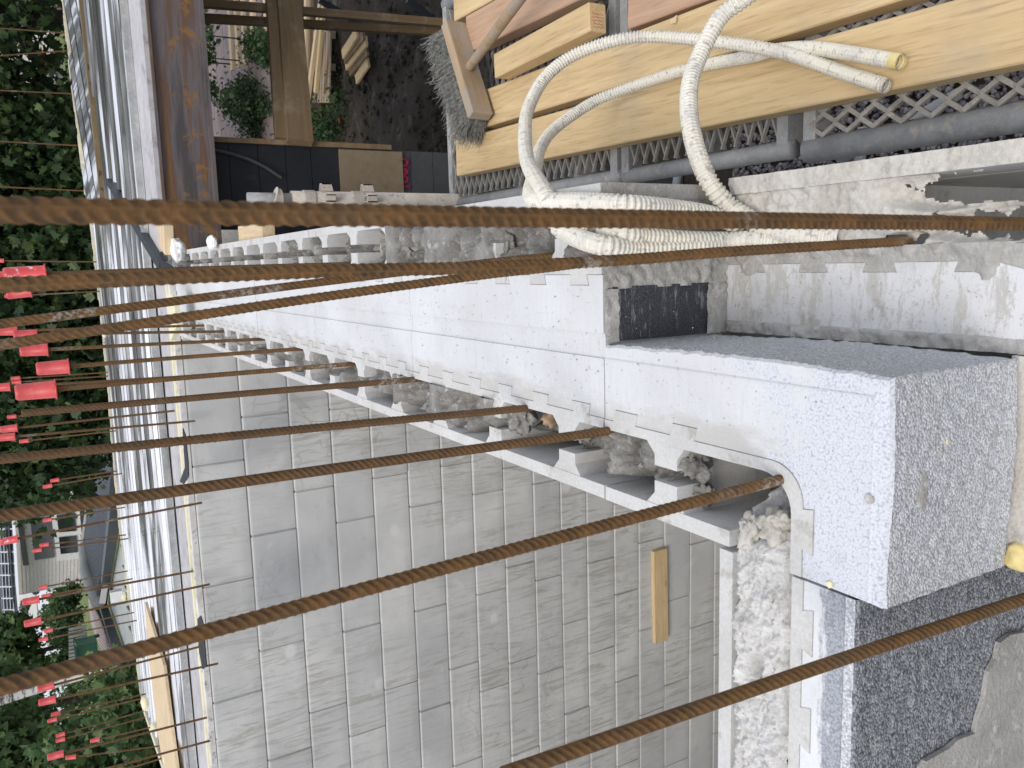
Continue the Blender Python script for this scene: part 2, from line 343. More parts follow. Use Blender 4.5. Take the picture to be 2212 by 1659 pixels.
M['bristle'] = bristle_mat()
M['asphalt'] = mottled('asphalt', (.10, .095, .09), (.14, .13, .125), 1, 20, .3, .003, .9)
# ------------------------------------------------------------------ ground (setting)
G = -3.3
gm = MB()
for x0, x1, y0, y1 in ((-300, -4.65, -60, 14), (.08, 300, -60, 14), (-4.65, .08, -60, .5), (-4.65, .08, 4.4, 14)):
    gm.add([(x0, y0, G-.02), (x1, y0, G-.02), (x1, y1, G-.02), (x0, y1, G-.02)], [(0, 1, 2, 3)])
tag(gm.build('ground', M['soil']), 'dark bare soil around the building', None, kind='structure')
# terrain behind rises to the yard of the neighbours
def terr(x, y):
    t = min(1., max(0., (y-18.9)/9)); t = t*t*(3-2*t)
    z = G+.35+t*(2.0-.6) + .05*fr(x, y, .3)
    if y > 26: z += (y-26)*.012
    return z
me = bpy.data.meshes.new('terrain'); vs = []; fs = []
xs = list(np.linspace(-60, 60, 61)); ys = list(np.linspace(18.9, 40, 40))+[60, 100, 160, 300]
vs = [(x*(1 if y < 45 else 5), y, terr(x, y)) for y in ys for x in xs]
for j in range(len(ys)-1):
    for i in range(60): fs.append((j*61+i, j*61+i+1, (j+1)*61+i+1, (j+1)*61+i))
me.from_pydata(vs, [], fs); me.polygons.foreach_set('use_smooth', [True]*len(fs))
tag(link('terrain', me, M['grass']), 'grassy yard rising behind the building', None, kind='structure')
# soil bed close to the building with rubble relief
o = grid_mesh('soil_bed', .3, 6.5, 4.9, 12.2, .07, lambda x, y: G+.02+.10*fr(x, y, .8)+.05*fr(x, y, 4, 3, 5), M['soil'])
tag(o, 'dark rubbly soil under the floor edge', None, kind='structure')
# paving with real joints, seen under the beam
pv = thing('paving', None, None); pv['kind'] = 'structure'
MB().box(-3, 9, 12.2, 19, G-.1, G+.27).build('path', M['pavejoint'], pv)
pm = cbox_mesh('paving_stone', .58, .24, .05, .008); pm.materials.append(M['paver'])
cnt = 0; sto = MB()
for j in range(28):
    for i in range(11):
        x = .9+i*.6+(.3 if j % 2 else 0); y = 12.35+j*.25
        if cnt < 300:
            b = link('paving_stone', pm, None, pv); b.location = (x, y, G+.29+random.uniform(-.006, .006)); b.rotation_euler.z = random.uniform(-.01, .01); cnt += 1
# gravel below the scaffold
def rocks(n, x0, x1, y0, y1, z, r0, r1, name, mat, zf=None):
    bm = bmesh.new(); bmesh.ops.create_icosphere(bm, subdivisions=1, radius=1)
    bv = np.array([v.co[:] for v in bm.verts]); bf = np.array([[v.index for v in f.verts] for f in bm.faces]); bm.free()
    pts = np.stack([rng.uniform(x0, x1, n), rng.uniform(y0, y1, n), rng.uniform(z-.005, z+.02, n)], 1)
    A = rng.normal(size=(n, 3, 3)); Q = np.linalg.qr(A)[0]
    sc = rng.uniform(r0, r1, (n, 1))*rng.uniform(.55, 1.1, (n, 3))
    jit = bv[None]*(1+rng.uniform(-.25, .2, (n, len(bv), 1)))
    vv = np.einsum('nij,nkj->nki', Q, jit*sc[:, None, :])+pts[:, None, :]
    ff = (bf[None]+(np.arange(n)*len(bv))[:, None, None]).reshape(-1, 3)
    me = bpy.data.meshes.new(name); me.from_pydata(vv.reshape(-1, 3).tolist(), [], ff.tolist()); me.update()
    return link(name, me, mat)
tag(rocks(14000, .05, 1.5, .1, 3.9, G, .010, .021, 'gravel', M['gravel']), 'loose grey gravel beneath the scaffold', None, kind='stuff')
tag(rocks(2500, .5, 6, 4.8, 12, G+.03, .012, .05, 'soil_rubble', M['soil']), 'stones and clods lying in the dark soil', None, kind='stuff')
# ------------------------------------------------------------------ main insulated block wall (runs away from the camera)
XL, XLi, XC0, XC1 = -.297, -.28, -.207, -.195
BL = .59; Y0 = .815
def dove(y0, y1, x, tip, n):
    """edge points of a toothed line from y0 to y1 at x with tongues to tip"""
    p = [(x, y0)]; pitch = (y1-y0)/n
    for k in range(n):
        c = y0+pitch*(k+.5)
        p += [(x, c-.017), (tip, c-.021), (tip, c+.021), (x, c+.017)]
    return p+[(x, y1)]
wall = thing('insulated_block_wall', 'pale insulated block wall with hollow cores running away from the viewer', 'wall')
def block_meshes(L, tag_):
    c = MB(); n = max(1, round(L/.0983)); d = .0012
    c.box(XL, XLi, d, L-d, -.197, 0)
    edge = dove(d, L-d, XC1, -.181, n); c.prism([(XC0, d)]+edge+[(XC0, L-d)], -.197, 0)
    edge = dove(d, L-d, -.018, -.031, n); c.prism([(.002, d)]+edge+[(.002, L-d)], -.197, 0)
    c.box(.072, .09, d, L-d, -.197, 0)
    k = 0
    while True:
        y = .085+.1967*k; k += 1
        if y+.03 > L: break
        w = .019
        # left webs: flared at the shells, slot in the middle
        c.prism([(XLi, y-w-.012), (XLi+.014, y-w), (-.252, y-w), (-.252, y+w), (XLi+.014, y+w), (XLi, y+w+.014)], -.197, -.001)
        c.prism([(-.252, y-w), (-.234, y-w), (-.234, y+w), (-.252, y+w)], -.197, -.055)
        c.prism([(-.234, y-w), (XC0-.014, y-w), (XC0, y-w-.012), (XC0, y+w+.014), (XC0-.014, y+w), (-.234, y+w)], -.197, -.001)
        c.prism([(.002, y-w-.004), (.012, y-w), (.028, y-w), (.028, y+w), (.012, y+w), (.002, y+w+.012)], -.197, -.001)
        c.box(.028, .045, y-w, y+w, -.197, -.055)
        c.prism([(.045, y-w), (.060, y-w), (.072, y-w-.010), (.072, y+w+.022), (.060, y+w), (.045, y+w)], -.197, -.001)
    e = MB(); L0 = .0006
    e1 = dove(L0, L-L0, XC1+.0006, -.1804, n); e.prism(e1+[(-.1205, L-L0), (-.1205, L0)], -.197, -.0012)
    e.box(-.1205, -.0895, L0, L-L0, -.197, -.0045)
    e2 = dove(L0, L-L0, -.0186, -.0316, n); e.prism(e2+[(-.0895, L-L0), (-.0895, L0)], -.197, -.0012)
    return c.mesh('block_shell'), e.mesh('insulation')
bm_, em_ = block_meshes(BL, 'a'); bm_.materials.append(M['cement']); em_.materials.append(M['eps_top'])
yy = Y0; k = 0
while yy < 4.1:
    L = min(BL, 4.135-yy)
    if L < BL-.01:
        b1, e1 = block_meshes(L, 'b'); b1.materials.append(M['cement']); e1.materials.append(M['eps_top'])
    else: b1, e1 = bm_, em_
    b = link('wall_block', b1, None, wall); dz = random.uniform(-.0015, .0015); b.location = (0, yy, dz)
    link('insulation', e1, None, b)
    yy += BL; k += 1
# corner block (nearest, with the light bead faces)
arc = lambda cx, cy, r, a0, a1, n: [(cx+r*math.cos(math.radians(a0+(a1-a0)*i/n)), cy+r*math.sin(math.radians(a0+(a1-a0)*i/n))) for i in range(n+1)]
c = MB(); CE = .812
c.box(XL, XLi, .6, CE, -.185, 0)
oe = [(XC1, CE), (XC1, .795), (-.181, .791), (-.181, .749), (XC1, .753), (XC1, .692), (-.181, .688), (-.181, .650), (XC1, .654), (XC1, .545)]
oe += arc(-.232, .545, .037, 0, -90, 7)[1:]
oe += [(-.234, .508), (-.232, .496), (-.276, .496), (-.272, .508), (-.2995, .508)]
ie = [(-.2995, .521), (-.243, .521)]+arc(-.243, .557, .036, -90, 0, 8)+[(XC0, CE)]
c.prism(oe+ie, -.185, 0)
w = .019; y = .70
c.prism([(XLi, y-w-.012), (XLi+.014, y-w), (-.252, y-w), (-.252, y+w), (XLi+.014, y+w), (XLi, y+w+.014)], -.185, -.001)
c.prism([(-.252, y-w), (-.234, y-w), (-.234, y+w), (-.252, y+w)], -.185, -.055)
c.prism([(-.234, y-w), (XC0-.014, y-w), (XC0, y-w-.012), (XC0, y+w+.014), (XC0-.014, y+w), (-.234, y+w)], -.185, -.001)
cbk = c.build('wall_block', M['cement'], wall)
e = MB()
po = [(p[0]+(.0006 if p[0] > -.29 else 0), p[1]-(.0006 if p[1] < .56 else 0)) for p in oe]
e.prism(po+[(-.2995, .4365), (-.1195, .4365), (-.1195, CE)], -.185, -.0012)
ins = e.build('insulation', M['eps_top'], cbk)
# rim around the block's free edges, broken a little
def rim(name, path, w, mat, z=-.003):
    m = MB(); n = 46
    P = []
    for i in range(len(path)-1):
        a, b = V(path[i]), V(path[i+1])
        for k in range(n): P.append(a.lerp(b, k/n))
    P.append(V(path[-1]))
    return P
bmr = bmesh.new()
# front rim + right rim as a displaced shell so the outer edges are uneven
def edge_strip(inner, outer, zt, zb, mi, parent, name, mats):
    n = len(inner); v = []; f = []; mi_ = []
    levels = [0, .25, .5, .75, 1]
    for i in range(n):
        a = V((*inner[i], 0)); b = V((*outer[i], 0)); d = (b-a).normalized()
        row = [V((a.x, a.y, zt)), V((a.x, a.y, zt-.0015))+d*.0015]
        jit = .0022*noise.noise(V((a.x*60, a.y*60, 1)))+.0012*noise.noise(V((a.x*220, a.y*220, 4)))
        row.append(V((b.x, b.y, zt-.0022))+d*(jit-.003)); row.append(V((b.x, b.y, zt-.0055-abs(jit)))+d*jit)
        for q in range(1, 26):
            z = zt-.0055+(zb-zt+.0055)*q/25
            j2 = .0018*noise.noise(V((b.x*90, b.y*90, z*90)))
            row.append(V((b.x, b.y, z))+d*j2)
        v += row
    m = len(row)
    for i in range(n-1):
        for j in range(m-1):
            f.append((i*m+j, (i+1)*m+j, (i+1)*m+j+1, i*m+j+1)); mi_.append(0 if j < 3 else 1)
    me = bpy.data.meshes.new(name); me.from_pydata([tuple(p) for p in v], [], f)
    for mt in mats: me.materials.append(mt)
    me.polygons.foreach_set('material_index', mi_); me.update()
    return link(name, me, None, parent)
fx = list(np.linspace(-.2995, -.1195, 90)); ry = list(np.linspace(.4365, CE, 150))
inner = [(x, .4365) for x in fx]+[(-.1195, y) for y in ry]
outer = [(-.301+(x+.2995)*(.2/.18), .421+.0015*math.sin(x*40)) for x in fx]+[(-.101+.0025*math.sin(y*13), .421+(y-.4365)*(CE-.421)/(CE-.4365)) for y in ry]
edge_strip(inner, outer, 0, -.1845, 0, cbk, 'bead_face', [M['eps_top'], M['eps_grey']])
# small round plug and cement dabs on the block
MB().tube([(-.2075, .4385, -.004), (-.2075, .4385, .0006)], .0045, 16).build('round_plug', M['mortar'], cbk)
def blob(name, c, r, mat, parent=None, sq=(1, 1, 1), amp=.3, sub=3, seed=0, fr_=9.):
    bm = bmesh.new(); bmesh.ops.create_icosphere(bm, subdivisions=sub, radius=1)
    for v in bm.verts:
        d = v.co.normalized(); k = 1+amp*noise.noise(d*1.8+V((seed, seed*2, 0)))+amp*.4*noise.noise(d*6+V((seed, 0, 3)))
        v.co = V((d.x*r*sq[0]*k, d.y*r*sq[1]*k, d.z*r*sq[2]*k))+V(c)
    for f in bm.faces: f.smooth = True
    me = bpy.data.meshes.new(name); bm.to_mesh(me); bm.free(); return link(name, me, mat, parent)
q = aty(1605, 1105, .421); blob('cement_dab', aty(2085, 990, .419), .012, M['mortar'], cbk, (1.7, .15, 1.2), seed=3) if False else None
p = aty(1580, 1100, .42)
for (px, py, r, s) in ((1992, 1060, .011, 2), (2150, 940, .007, 5)):
    blob('cement_dab', aty(px, py, .4205), r, M['mortar'], cbk, (1.6, .12, .8), seed=s)
for (px, py, r, s) in ((2030, 972, .0035, 1), (2045, 955, .003, 2), (2018, 985, .0025, 3), (2040, 965, .0022, 7)):
    blob('foam_dab', aty(px, py, .4205), r, M['foam'], cbk, (1, .4, .7), seed=s, sub=2)
blob('foam_dab', aty(1792, 1262, .447), .0035, M['foam_pale'], cbk, (1, 1, .7), seed=9)
# rough concrete in the cores
LV = {}
def level(x, y, side):
    k = round((y-.80)/.1967)           # cavity centres
    h = math.sin(k*12.9898+side*7.3)*43758.5; h -= math.floor(h)
    base = -.02-.05*h
    if side == 0: base = {-1: -.150, 0: -.055, 1: -.085, 2: -.022, 3: -.018}.get(k, base)
    else: base = {0: -.02, 1: -.030, 2: -.012, 3: -.012, 4: -.045, 5: -.075}.get(k, base)
    return base, k
def infill(side):
    def fz(x, y):
        b, k = level(x, y, side); yc = .80+.1967*k
        u = (y-yc)/.0983
        z = b+.030*max(0, abs(u)-.5)*2
        z += .030*fr(x, y, 18, 3, side*3.+1)+.016*fr(x, y, 60, 3, 9)+.008*fr(x, y, 200, 2, 2)
        m = fr(x, y, 11, 2, 30+side); z += max(0, m-.05)*.13
        if k > 3: z = min(z-(.034 if side else .016), -.012)
        if side == 0 and k < 5 and x < -.258: z -= min(1, (-.258-x)/.016)*.045
        if side == 0 and y < .70: z = -.15+.01*fr(x, y, 40)
        if side == 0 and .93 < y < .985: z -= .05
        if side == 1 and .86 < y < .96 : z -= .10*(1-abs(y-.925)/.04) if abs(y-.925) < .04 else 0
        return min(z, .006)
    return fz
grid_mesh('concrete_infill', XLi, XC0, .522, 4.13, .0028, infill(0), M['infill'], wall)
grid_mesh('concrete_infill', .002, .072, Y0+.003, 4.13, .0028, infill(1), M['infill'], wall)
for k in range(8):
    side = k % 2; kk = k//2; yc = Y0+.055+.1967*kk+random.uniform(-.02, .03)
    if yc < 4.0:
        x = random.uniform(-.236, -.222) if side == 0 else random.uniform(.016, .055)
        blob('rubble_lump', (x, yc, -.022+random.uniform(-.012, .006)), random.uniform(.012, .021), M['infill'], wall, (1.2, 1.3, .8), .8, 4, k*1.7)
blob('rubble_lump', (-.228, .675, -.022), .014, M['infill'], wall, (1.1, 1.2, 1), .8, 4, 12)
blob('rubble_lump', (-.262, .668, -.030), .010, M['infill'], wall, (1.1, 1.2, 1), .8, 4, 15)
blob('rubble_lump', (-.226, .735, -.02), .016, M['infill'], wall, (1., 1.5, 1), .8, 4, 17)
# end face of the outer leaf at Y0, below it the lower course ledge
ef = MB(); ef.box(-.1, -.0335, Y0-.004, Y0, -.17, -.006); o = ef.build('insulation', M['eps_black'], wall)
def coat(name, pts, off, mat, parent, sub=60, amp=.002, seed=0):
    """wavy thin coat: polygon (3d, planar) triangulated + thickness"""
    return MB().slab(pts, off).build(name, mat, parent)
def vgrid(name, x0, x1, z0, z1, Y, amp, mat, parent, step=.004, s=45, seed=0.):
    nx = int((x1-x0)/step)+2; nz_ = int((z1-z0)/step)+2
    v = [(x, Y-abs(amp*noise.fractal(V((x*s, z*s, seed)), 1, 2, 4))-.001, z) for z in np.linspace(z0, z1, nz_) for x in np.linspace(x0, x1, nx)]
    f = [(j*nx+i, j*nx+i+1, (j+1)*nx+i+1, (j+1)*nx+i) for j in range(nz_-1) for i in range(nx-1)]
    me = bpy.data.meshes.new(name); me.from_pydata(v, [], f); me.polygons.foreach_set('use_smooth', [True]*len(f))
    return link(name, me, mat, parent)
vgrid('mortar_coat', -.036, .072, -.2, -.001, Y0-.001, .010, M['mortar'], wall, seed=2)
vgrid('mortar_coat', -.1, -.036, -.2, -.165, Y0-.004, .006, M['mortar'], wall, seed=5)
vgrid('mortar_coat', -.1, -.036, -.022, -.001, Y0-.003, .006, M['mortar'], wall, seed=8)
vgrid('mortar_coat', .0725, .0905, -.2, -.001, Y0-.001, .002, M['mortar'], wall, seed=11)
# lower course, z = -.2
lo = MB(); lo.box(XL+.001, .0035, .432, 4.12, -4.1, -.2012-.06); lo.box(.0038, .0762, .62, 4.12, -4.1, -.265); lo.box(.0765, .0895, .432, 4.12, -4.1, -.2812); lo.box(.0038, .0762, .30, .6197, -4.1, -.62)
lo.build('lower_courses', M['cement'], wall)
l2 = MB()
e1 = [(-.02, .30), (-.02, .36), (-.031, .358), (-.031, .402), (-.02, .40), (-.02, .43)]
for cyc in (.477, .583, .671, .765):
    e1 += [(-.012, cyc-.017), (-.0225, cyc-.021), (-.0225, cyc+.021), (-.012, cyc+.017)]
e1 += [(-.012, Y0)]
l2.prism([(-.099, .30), (-.099, Y0)]+e1[::-1], -.27, -.201)
o = l2.build('insulation', M['eps_low'], wall)
l3 = MB(); l3.prism([(0.004, .30), (.004, Y0)]+[(p[0]+.0004, p[1]) for p in e1[::-1]], -.27, -.2005); l3.build('wall_block', M['mortar'], wall)
def hole_at(x, y):
    n = .009*fr(x, y, 55, 3, 80)
    for cx, cy, rx, ry in ((.060, .452, .0175, .098), (.0225, .440, .0125, .080), (.010, .551, .0075, .014)):
        if ((x-cx+n)/rx)**2+((y-cy+n*3)/ry)**2 < 1: return True
    return False
def ledge(x, y):
    z = -.2+.004*fr(x, y, 25, 3, 4)+.0035*fr(x, y, 90, 3, 7)
    m = fr(x, y, 14, 3, 50); z += max(0, m)*.014
    def hole(cx, cy, rx, ry, d):
        q = ((x-cx)/rx)**2+((y-cy)/ry)**2
        return -d*min(1., max(0., (1.25-q)*5)) if q < 1.25 else 0
    n = .006*fr(x, y, 60, 3, 80)
    for cx, cy, rx, ry in ((.060, .452, .0175, .098), (.0225, .440, .0125, .080), (.010, .551, .0075, .014)):
        q = ((x-cx)/rx)**2+((y-cy)/ry)**2
        if q < 2.2: z -= .020*min(1, (2.2-q))
    return z
grid_mesh('mortar_bed', .0045, .0765, .36, Y0, .0018, ledge, M['mortar_pale'], wall, hole_at)
grid_mesh('mortar_bed', -.099, -.083, .36, Y0, .003, lambda x, y: -.196+.006*fr(x, y, 30, 3, 4)+.004*fr(x, y, 100)-.05*max(0, (x+.083)/.001) if x < -.0835 else -.204, M['mortar'], wall)
grid_mesh('mortar_smear', -.03, .006, .36, Y0, .0025, lambda x, y: -.2006+min(.006, max(-.004, .012*fr(x, y, 22, 4, 12)+.35*(x+.006)+.0)), M['mortar'], wall)
sh = MB(); sh.box(.0767, .0985, .30, Y0-.012, -.28, -.1985); sh.build('outer_shell', M['cement'], wall)
def ledge2(x, y): return -.1965+.0035*fr(x, y, 30, 3, 4)+.0018*fr(x, y, 150, 3, 7)
grid_mesh('mortar_bed', .0768, .0985, .34, Y0-.012, .0025, ledge2, M['mortar_pale'], wall)
# ------------------------------------------------------------------ cross wall going left from the corner
def scuffed():
    m = NM('scuffed_insulation', .75, 0., .3); co = m.coord(True); v = m.vor(co, 430)
    base = m.mix(m.ramp(m.noise(co, 12, 5, .7), [(.4, 0.), (.6, 1.)]), (.58, .585, .60), (.66, .67, .69))
    dk_ = m.mix(m.ramp(v, [(.1, 0.), (.8, 1.)]), (.38, .41, .46), (.16, .175, .21))
    y = m.math('SUBTRACT', .497, m.sep(co)[1])
    k = m.math('ADD', m.math('MULTIPLY', y, 22.), m.math('MULTIPLY', m.noise(m.coord(True, (9, 30, 9)), 2.2, 6, .75), 1.3))
    c = m.mix(m.ramp(k, [(.86, 0.), (1.0, .85)]), base, dk_)
    m.col(c); m.bmp(v, .3, .0012); return m.m
M['scuffed'] = scuffed()
cw = thing('cross_wall', 'low wall of bead insulation with rough white concrete core, running left from the corner block', 'wall')
xa = -.3035; xb = -4.5
x0_ = xa
idx = 0
while x0_ > xb:
    x1_ = x0_-.587; m = MB(); m.box(x1_, x0_, .598, .6165, -.197, -.003)
    n = 6; pitch = .587/n; ed = [(x1_, .508)]
    for k in range(n):
        cx = x1_+pitch*(k+.5); ed += [(cx-.019, .508), (cx-.023, .496), (cx+.023, .496), (cx+.019, .508)]
    ed += [(x0_, .508)]
    m.prism(ed+[(x0_, .521), (x1_, .521)], -.197, -.003)
    b = m.build('wall_block', M['cement'], cw)
    e = MB(); e.prism([(p[0], p[1]-.0006) for p in ed]+[(x0_, .462), (x1_, .462)], -.197, -.004); e.build('insulation', M['scuffed'], b)
    x0_ = x1_-.004; idx += 1
def face_strip(x0, x1, Y, zt, zb, mats, parent, name='bead_face'):
    v = []; f = []; mi = []; xs_ = np.linspace(x0, x1, int((x1-x0)/.004)+2); m = 0
    for x in xs_:
        j = .0016*noise.noise(V((x*70, 1, 0)))
        row = [(x, Y+.012, zt), (x, Y+.002+j, zt-.0005), (x, Y+j, zt-.004)]
        for q in range(1, 60):
            z = zt-.004+(zb-zt+.004)*q/59; row.append((x, Y+.0022*noise.noise(V((x*80, 0, z*80))), z))
        v += row; m = len(row)
    for i in range(len(xs_)-1):
        for j in range(m-1): f.append((i*m+j, i*m+j+1, (i+1)*m+j+1, (i+1)*m+j)); mi.append(0 if j < 1 else 1)
    me = bpy.data.meshes.new(name); me.from_pydata(v, [], f)
    for t in mats: me.materials.append(t)
    me.polygons.foreach_set('material_index', mi); return link(name, me, None, parent)
face_strip(-1.2, xa, .4495, -.004, -.42, [M['eps_grey'], M['eps_dark']], cw)
MB().box(-4.6, xa, .452, .6155, -4.1, -.201).build('lower_courses', M['cement'], cw)
def pfill(x, y):
    z = -.001+.005*fr(x, y, 30, 3, 2)+.006*fr(x, y, 130, 3, 3)+.004*fr(x, y, 320, 2, 3)
    ed = min(y-.520, .598-y); z -= .012*max(0, 1-ed/.012)*(1 if fr(x, y, 12, 2, 8) > -.05 else 3)
    z += max(0, fr(x, y, 16, 2, 60)-.1)*.02
    if x > -.285: z -= (x+.285)*1.3*(1+.6*fr(x, y, 40, 2, 5))
    h = (x+.415)**2/.0003+(y-.565)**2/.00012
    if h < 1: z -= .02*(1-h)
    return z
o = grid_mesh('concrete_infill', -1.1, -.235, .5205, .598, .0015, pfill, mottled('white_rough_concrete', (.60, .595, .58), (.72, .72, .71), 26, 260, 1., .002, c2=(.5, .47, .44)), cw)
blob('rubble_lump', (-.262, .545, -.008), .014, M['mortar_pale'], cw, (1.1, 1, 1.2), .7, 4, 3)
blob('rubble_lump', (-.275, .575, -.006), .013, M['mortar_pale'], cw, (1.3, 1, .9), .7, 4, 6)
blob('rubble_lump', (-.252, .533, -.004), .008, M['mortar_pale'], cw, (1, 1, 1.4), .7, 3, 8)
# cement coat and lower protruding course at the very bottom
pts = [aty(*p, .4485) for p in ((2230, 1330), (2205, 1362), (2172, 1368), (2150, 1385), (2142, 1420), (2126, 1448), (2118, 1500), (2104, 1545), (2096, 1580), (2062, 1592), (2040, 1612), (1990, 1640), (1955, 1700), (2260, 1700))]
MB().slab(pts, (0, -.005, 0)).build('cement_coat', M['mortar'], cw)
MB().box(-.297, -.100, .36, .431, -.40, -.19).build('lower_course', M['mortar_pale'], wall)
# ------------------------------------------------------------------ far wall of the room: blocks laid one by one
fw = thing('far_block_wall', 'tall grey wall of stacked concrete blocks with damp streaks across the room', 'wall')
FY = 4.142
zs = [-.006, -.253, -.487, -.697, -.913, -1.118, -1.319, -1.513, -1.716, -1.922, -2.115, -2.31, -2.524, -2.723, -2.943, -3.172, -3.40, -3.61, -3.82, -4.03]
jx = [-.932, -.719, -1.136, -1.341, -1.132, -1.329, -1.127, -1.323, -1.2, -1.328, -1.05, -1.3, -.95, -1.25, -1.1, -1.35, -1.0, -1.2, -1.4]
MB().box(-4.6, .09, FY+.03, FY+.3, -4.1, -.03).build('wall_core', M['joint'], fw)
for r in range(19):
    z1, z0 = zs[r]-.001, zs[r+1]+.001
    x = jx[r]+.61*2; tilt = random.uniform(.006, .022)
    while x > -4.5:
        xr = min(x, .08); xl = x-.61+.0008
        if xl < -4.6: xl = -4.6
        if xr-xl > .04 and x > -4.5:
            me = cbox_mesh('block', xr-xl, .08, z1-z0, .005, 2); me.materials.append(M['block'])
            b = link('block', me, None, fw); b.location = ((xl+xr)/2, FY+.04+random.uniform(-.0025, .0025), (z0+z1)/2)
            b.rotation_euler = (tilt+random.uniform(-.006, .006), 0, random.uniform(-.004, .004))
        x -= .61
MB().box(-4.6, .0, FY+.0, FY+.065, -.0045, .022).build('top_strip', mottled('worn_white_edge', (.55, .54, .51), (.75, .74, .72), 9, 60, .3, .001, c2=(.2, .19, .17)), fw)
MB().box(-4.6, -.05, FY+.066, FY+.10, -.03, .03).build('foam_strip', M['foam_pale'], fw)
MB().box(-4.6, .05, FY+.101, FY+.50, -.04, .026).build('edge_beam', M['edge_conc'], fw)
# corner walls of the room (seen from the side only)
rl = thing('left_room_wall', 'grey block wall closing the room on the left, outside the picture', 'wall')
MB().box(-4.7, -4.6, .6, FY+.3, -4.1, -.02).build('wall_core', M['cement'], rl)
tag(MB().box(-4.6, -.3, .6, FY, -4.2, -4.05).build('room_floor', M['cement']), 'concrete floor deep inside the room', None, kind='structure')
t = timber('wood_batten', aty(1424, 1187, 4.128), aty(1427, 1385, 4.128), .03, .115, M['wood'], None, (0, 0, 1), .002)
tag(t, 'short pine batten fixed low on the grey block wall', 'batten')
cr = rocks(420, -.178, -.034, .45, 3.6, -.0005, .0005, .0013, 'crumbs', M['mortar']); cr.parent = wall; cr['kind'] = 'stuff'
cr = rocks(160, -.082, -.024, .40, .81, -.2, .0005, .0013, 'crumbs', M['mortar_pale']); cr.parent = wall; cr['kind'] = 'stuff'
for o_ in wall.children:
    if o_.name.startswith('crumbs'):
        n_ = len(o_.data.vertices); a_ = np.empty(n_*3); o_.data.vertices.foreach_get('co', a_); a_ = a_.reshape(-1, 3)
        base_ = -.0005 if a_[:, 2].max() > -.1 else -.2003
        g_ = a_.reshape(-1, 12, 3); g_[:, :, 2] += (base_-g_[:, :, 2].mean(1))[:, None]+.0004; o_.data.vertices.foreach_set('co', g_.reshape(-1))
# ------------------------------------------------------------------ steel deck over the next room
dk = thing('steel_deck', 'glossy ribbed steel decking covering the far part of the building', 'deck')
DZ = .035
def rib(y, pitch=.225, h=.028):
    u = (y/pitch) % 1.
    if u < .5: return 0.
    if u < .62: return h*(u-.5)/.12
    if u < .88: return h
    return h*(1-(u-.88)/.12)
def deck_sheet(name, poly, ang=0., pitch=.225, h=.022, z=DZ, wav=.003, x0=-4, x1=4.5, y0=4.6, y1=9.6, inside=None):
    """corrugated sheet: ribs along x; clipped to inside(x,y)"""
    ysamp = []; y = y0
    while y < y1:
        for u in (0, .66, .76, .92): ysamp.append(y+u*pitch)
        y += pitch
    xs_ = np.linspace(x0, x1, int((x1-x0)/.09)+1)
    ca, sa = math.cos(ang), math.sin(ang)
    idx = {}; v = []; f = []
    for j, yv in enumerate(ysamp):
        for i, xv in enumerate(xs_):
            ph = (j % 4); hh = h if ph in (2, 3) else 0
            hh += wav*noise.noise(V((xv*1.1, yv*2.5, 2)))+wav*.5*noise.noise(V((xv*4, yv*5, 7)))
            yj = yv+.02*noise.noise(V((xv*.8, yv*1.3, 9)))
            v.append((xv*ca-yj*sa, xv*sa+yj*ca, z+hh))
    nx = len(xs_)
    for j in range(len(ysamp)-1):
        for i in range(nx-1):
            q = (j*nx+i, j*nx+i+1, (j+1)*nx+i+1, (j+1)*nx+i)
            cx = sum(v[a][0] for a in q)/4; cy = sum(v[a][1] for a in q)/4
            if inside(cx, cy): f.append(q)
    used = sorted({a for q in f for a in q}); mp = {a: i for i, a in enumerate(used)}
    me = bpy.data.meshes.new(name); me.from_pydata([v[a] for a in used], [], [tuple(mp[a] for a in q) for q in f]); me.update()
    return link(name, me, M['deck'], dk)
fe = [(-6, 8.0), (-3.85, 7.75), (-2.95, 8.1), (-2.19, 8.36), (-.59, 7.95), (.44, 8.1), (.79, 8.45), (1.83, 8.73), (2.46, 8.85), (5.2, 9.4)]
def fary(x):
    for a, b in zip(fe, fe[1:]):
        if a[0] <= x <= b[0]: return a[1]+(b[1]-a[1])*(x-a[0])/(b[0]-a[0])
    return 8.2
seam = lambda x: 6.72+.15*(x-.67)/1.2
ins_main = lambda x, y: x > -3.80 and y < fary(x) and not (x > .45 and y > seam(x))
deck_sheet('deck_sheet', None, inside=lambda x, y: ins_main(x, y) and x < -1.6)
deck_sheet('deck_sheet', None, inside=lambda x, y: ins_main(x, y) and -1.6 <= x < 1.2)
deck_sheet('deck_sheet', None, inside=lambda x, y: ins_main(x, y) and x >= 1.2)
deck_sheet('deck_sheet', None, ang=math.radians(38), pitch=.42, h=.03, x0=2, x1=11, y0=-3, y1=9, inside=lambda x, y: x > .45 and seam(x)+.02 < y < fary(x) and x < 5)
MB().box(-3.8, 5, 4.645, 4.66, -.05, DZ+.03).build('edge_angle', M['galv'], dk)
MB().bar((.46, 6.75, .055), (4.5, 7.15, .055), .05, .04).build('seam_batten', M['wood_shade'], dk)
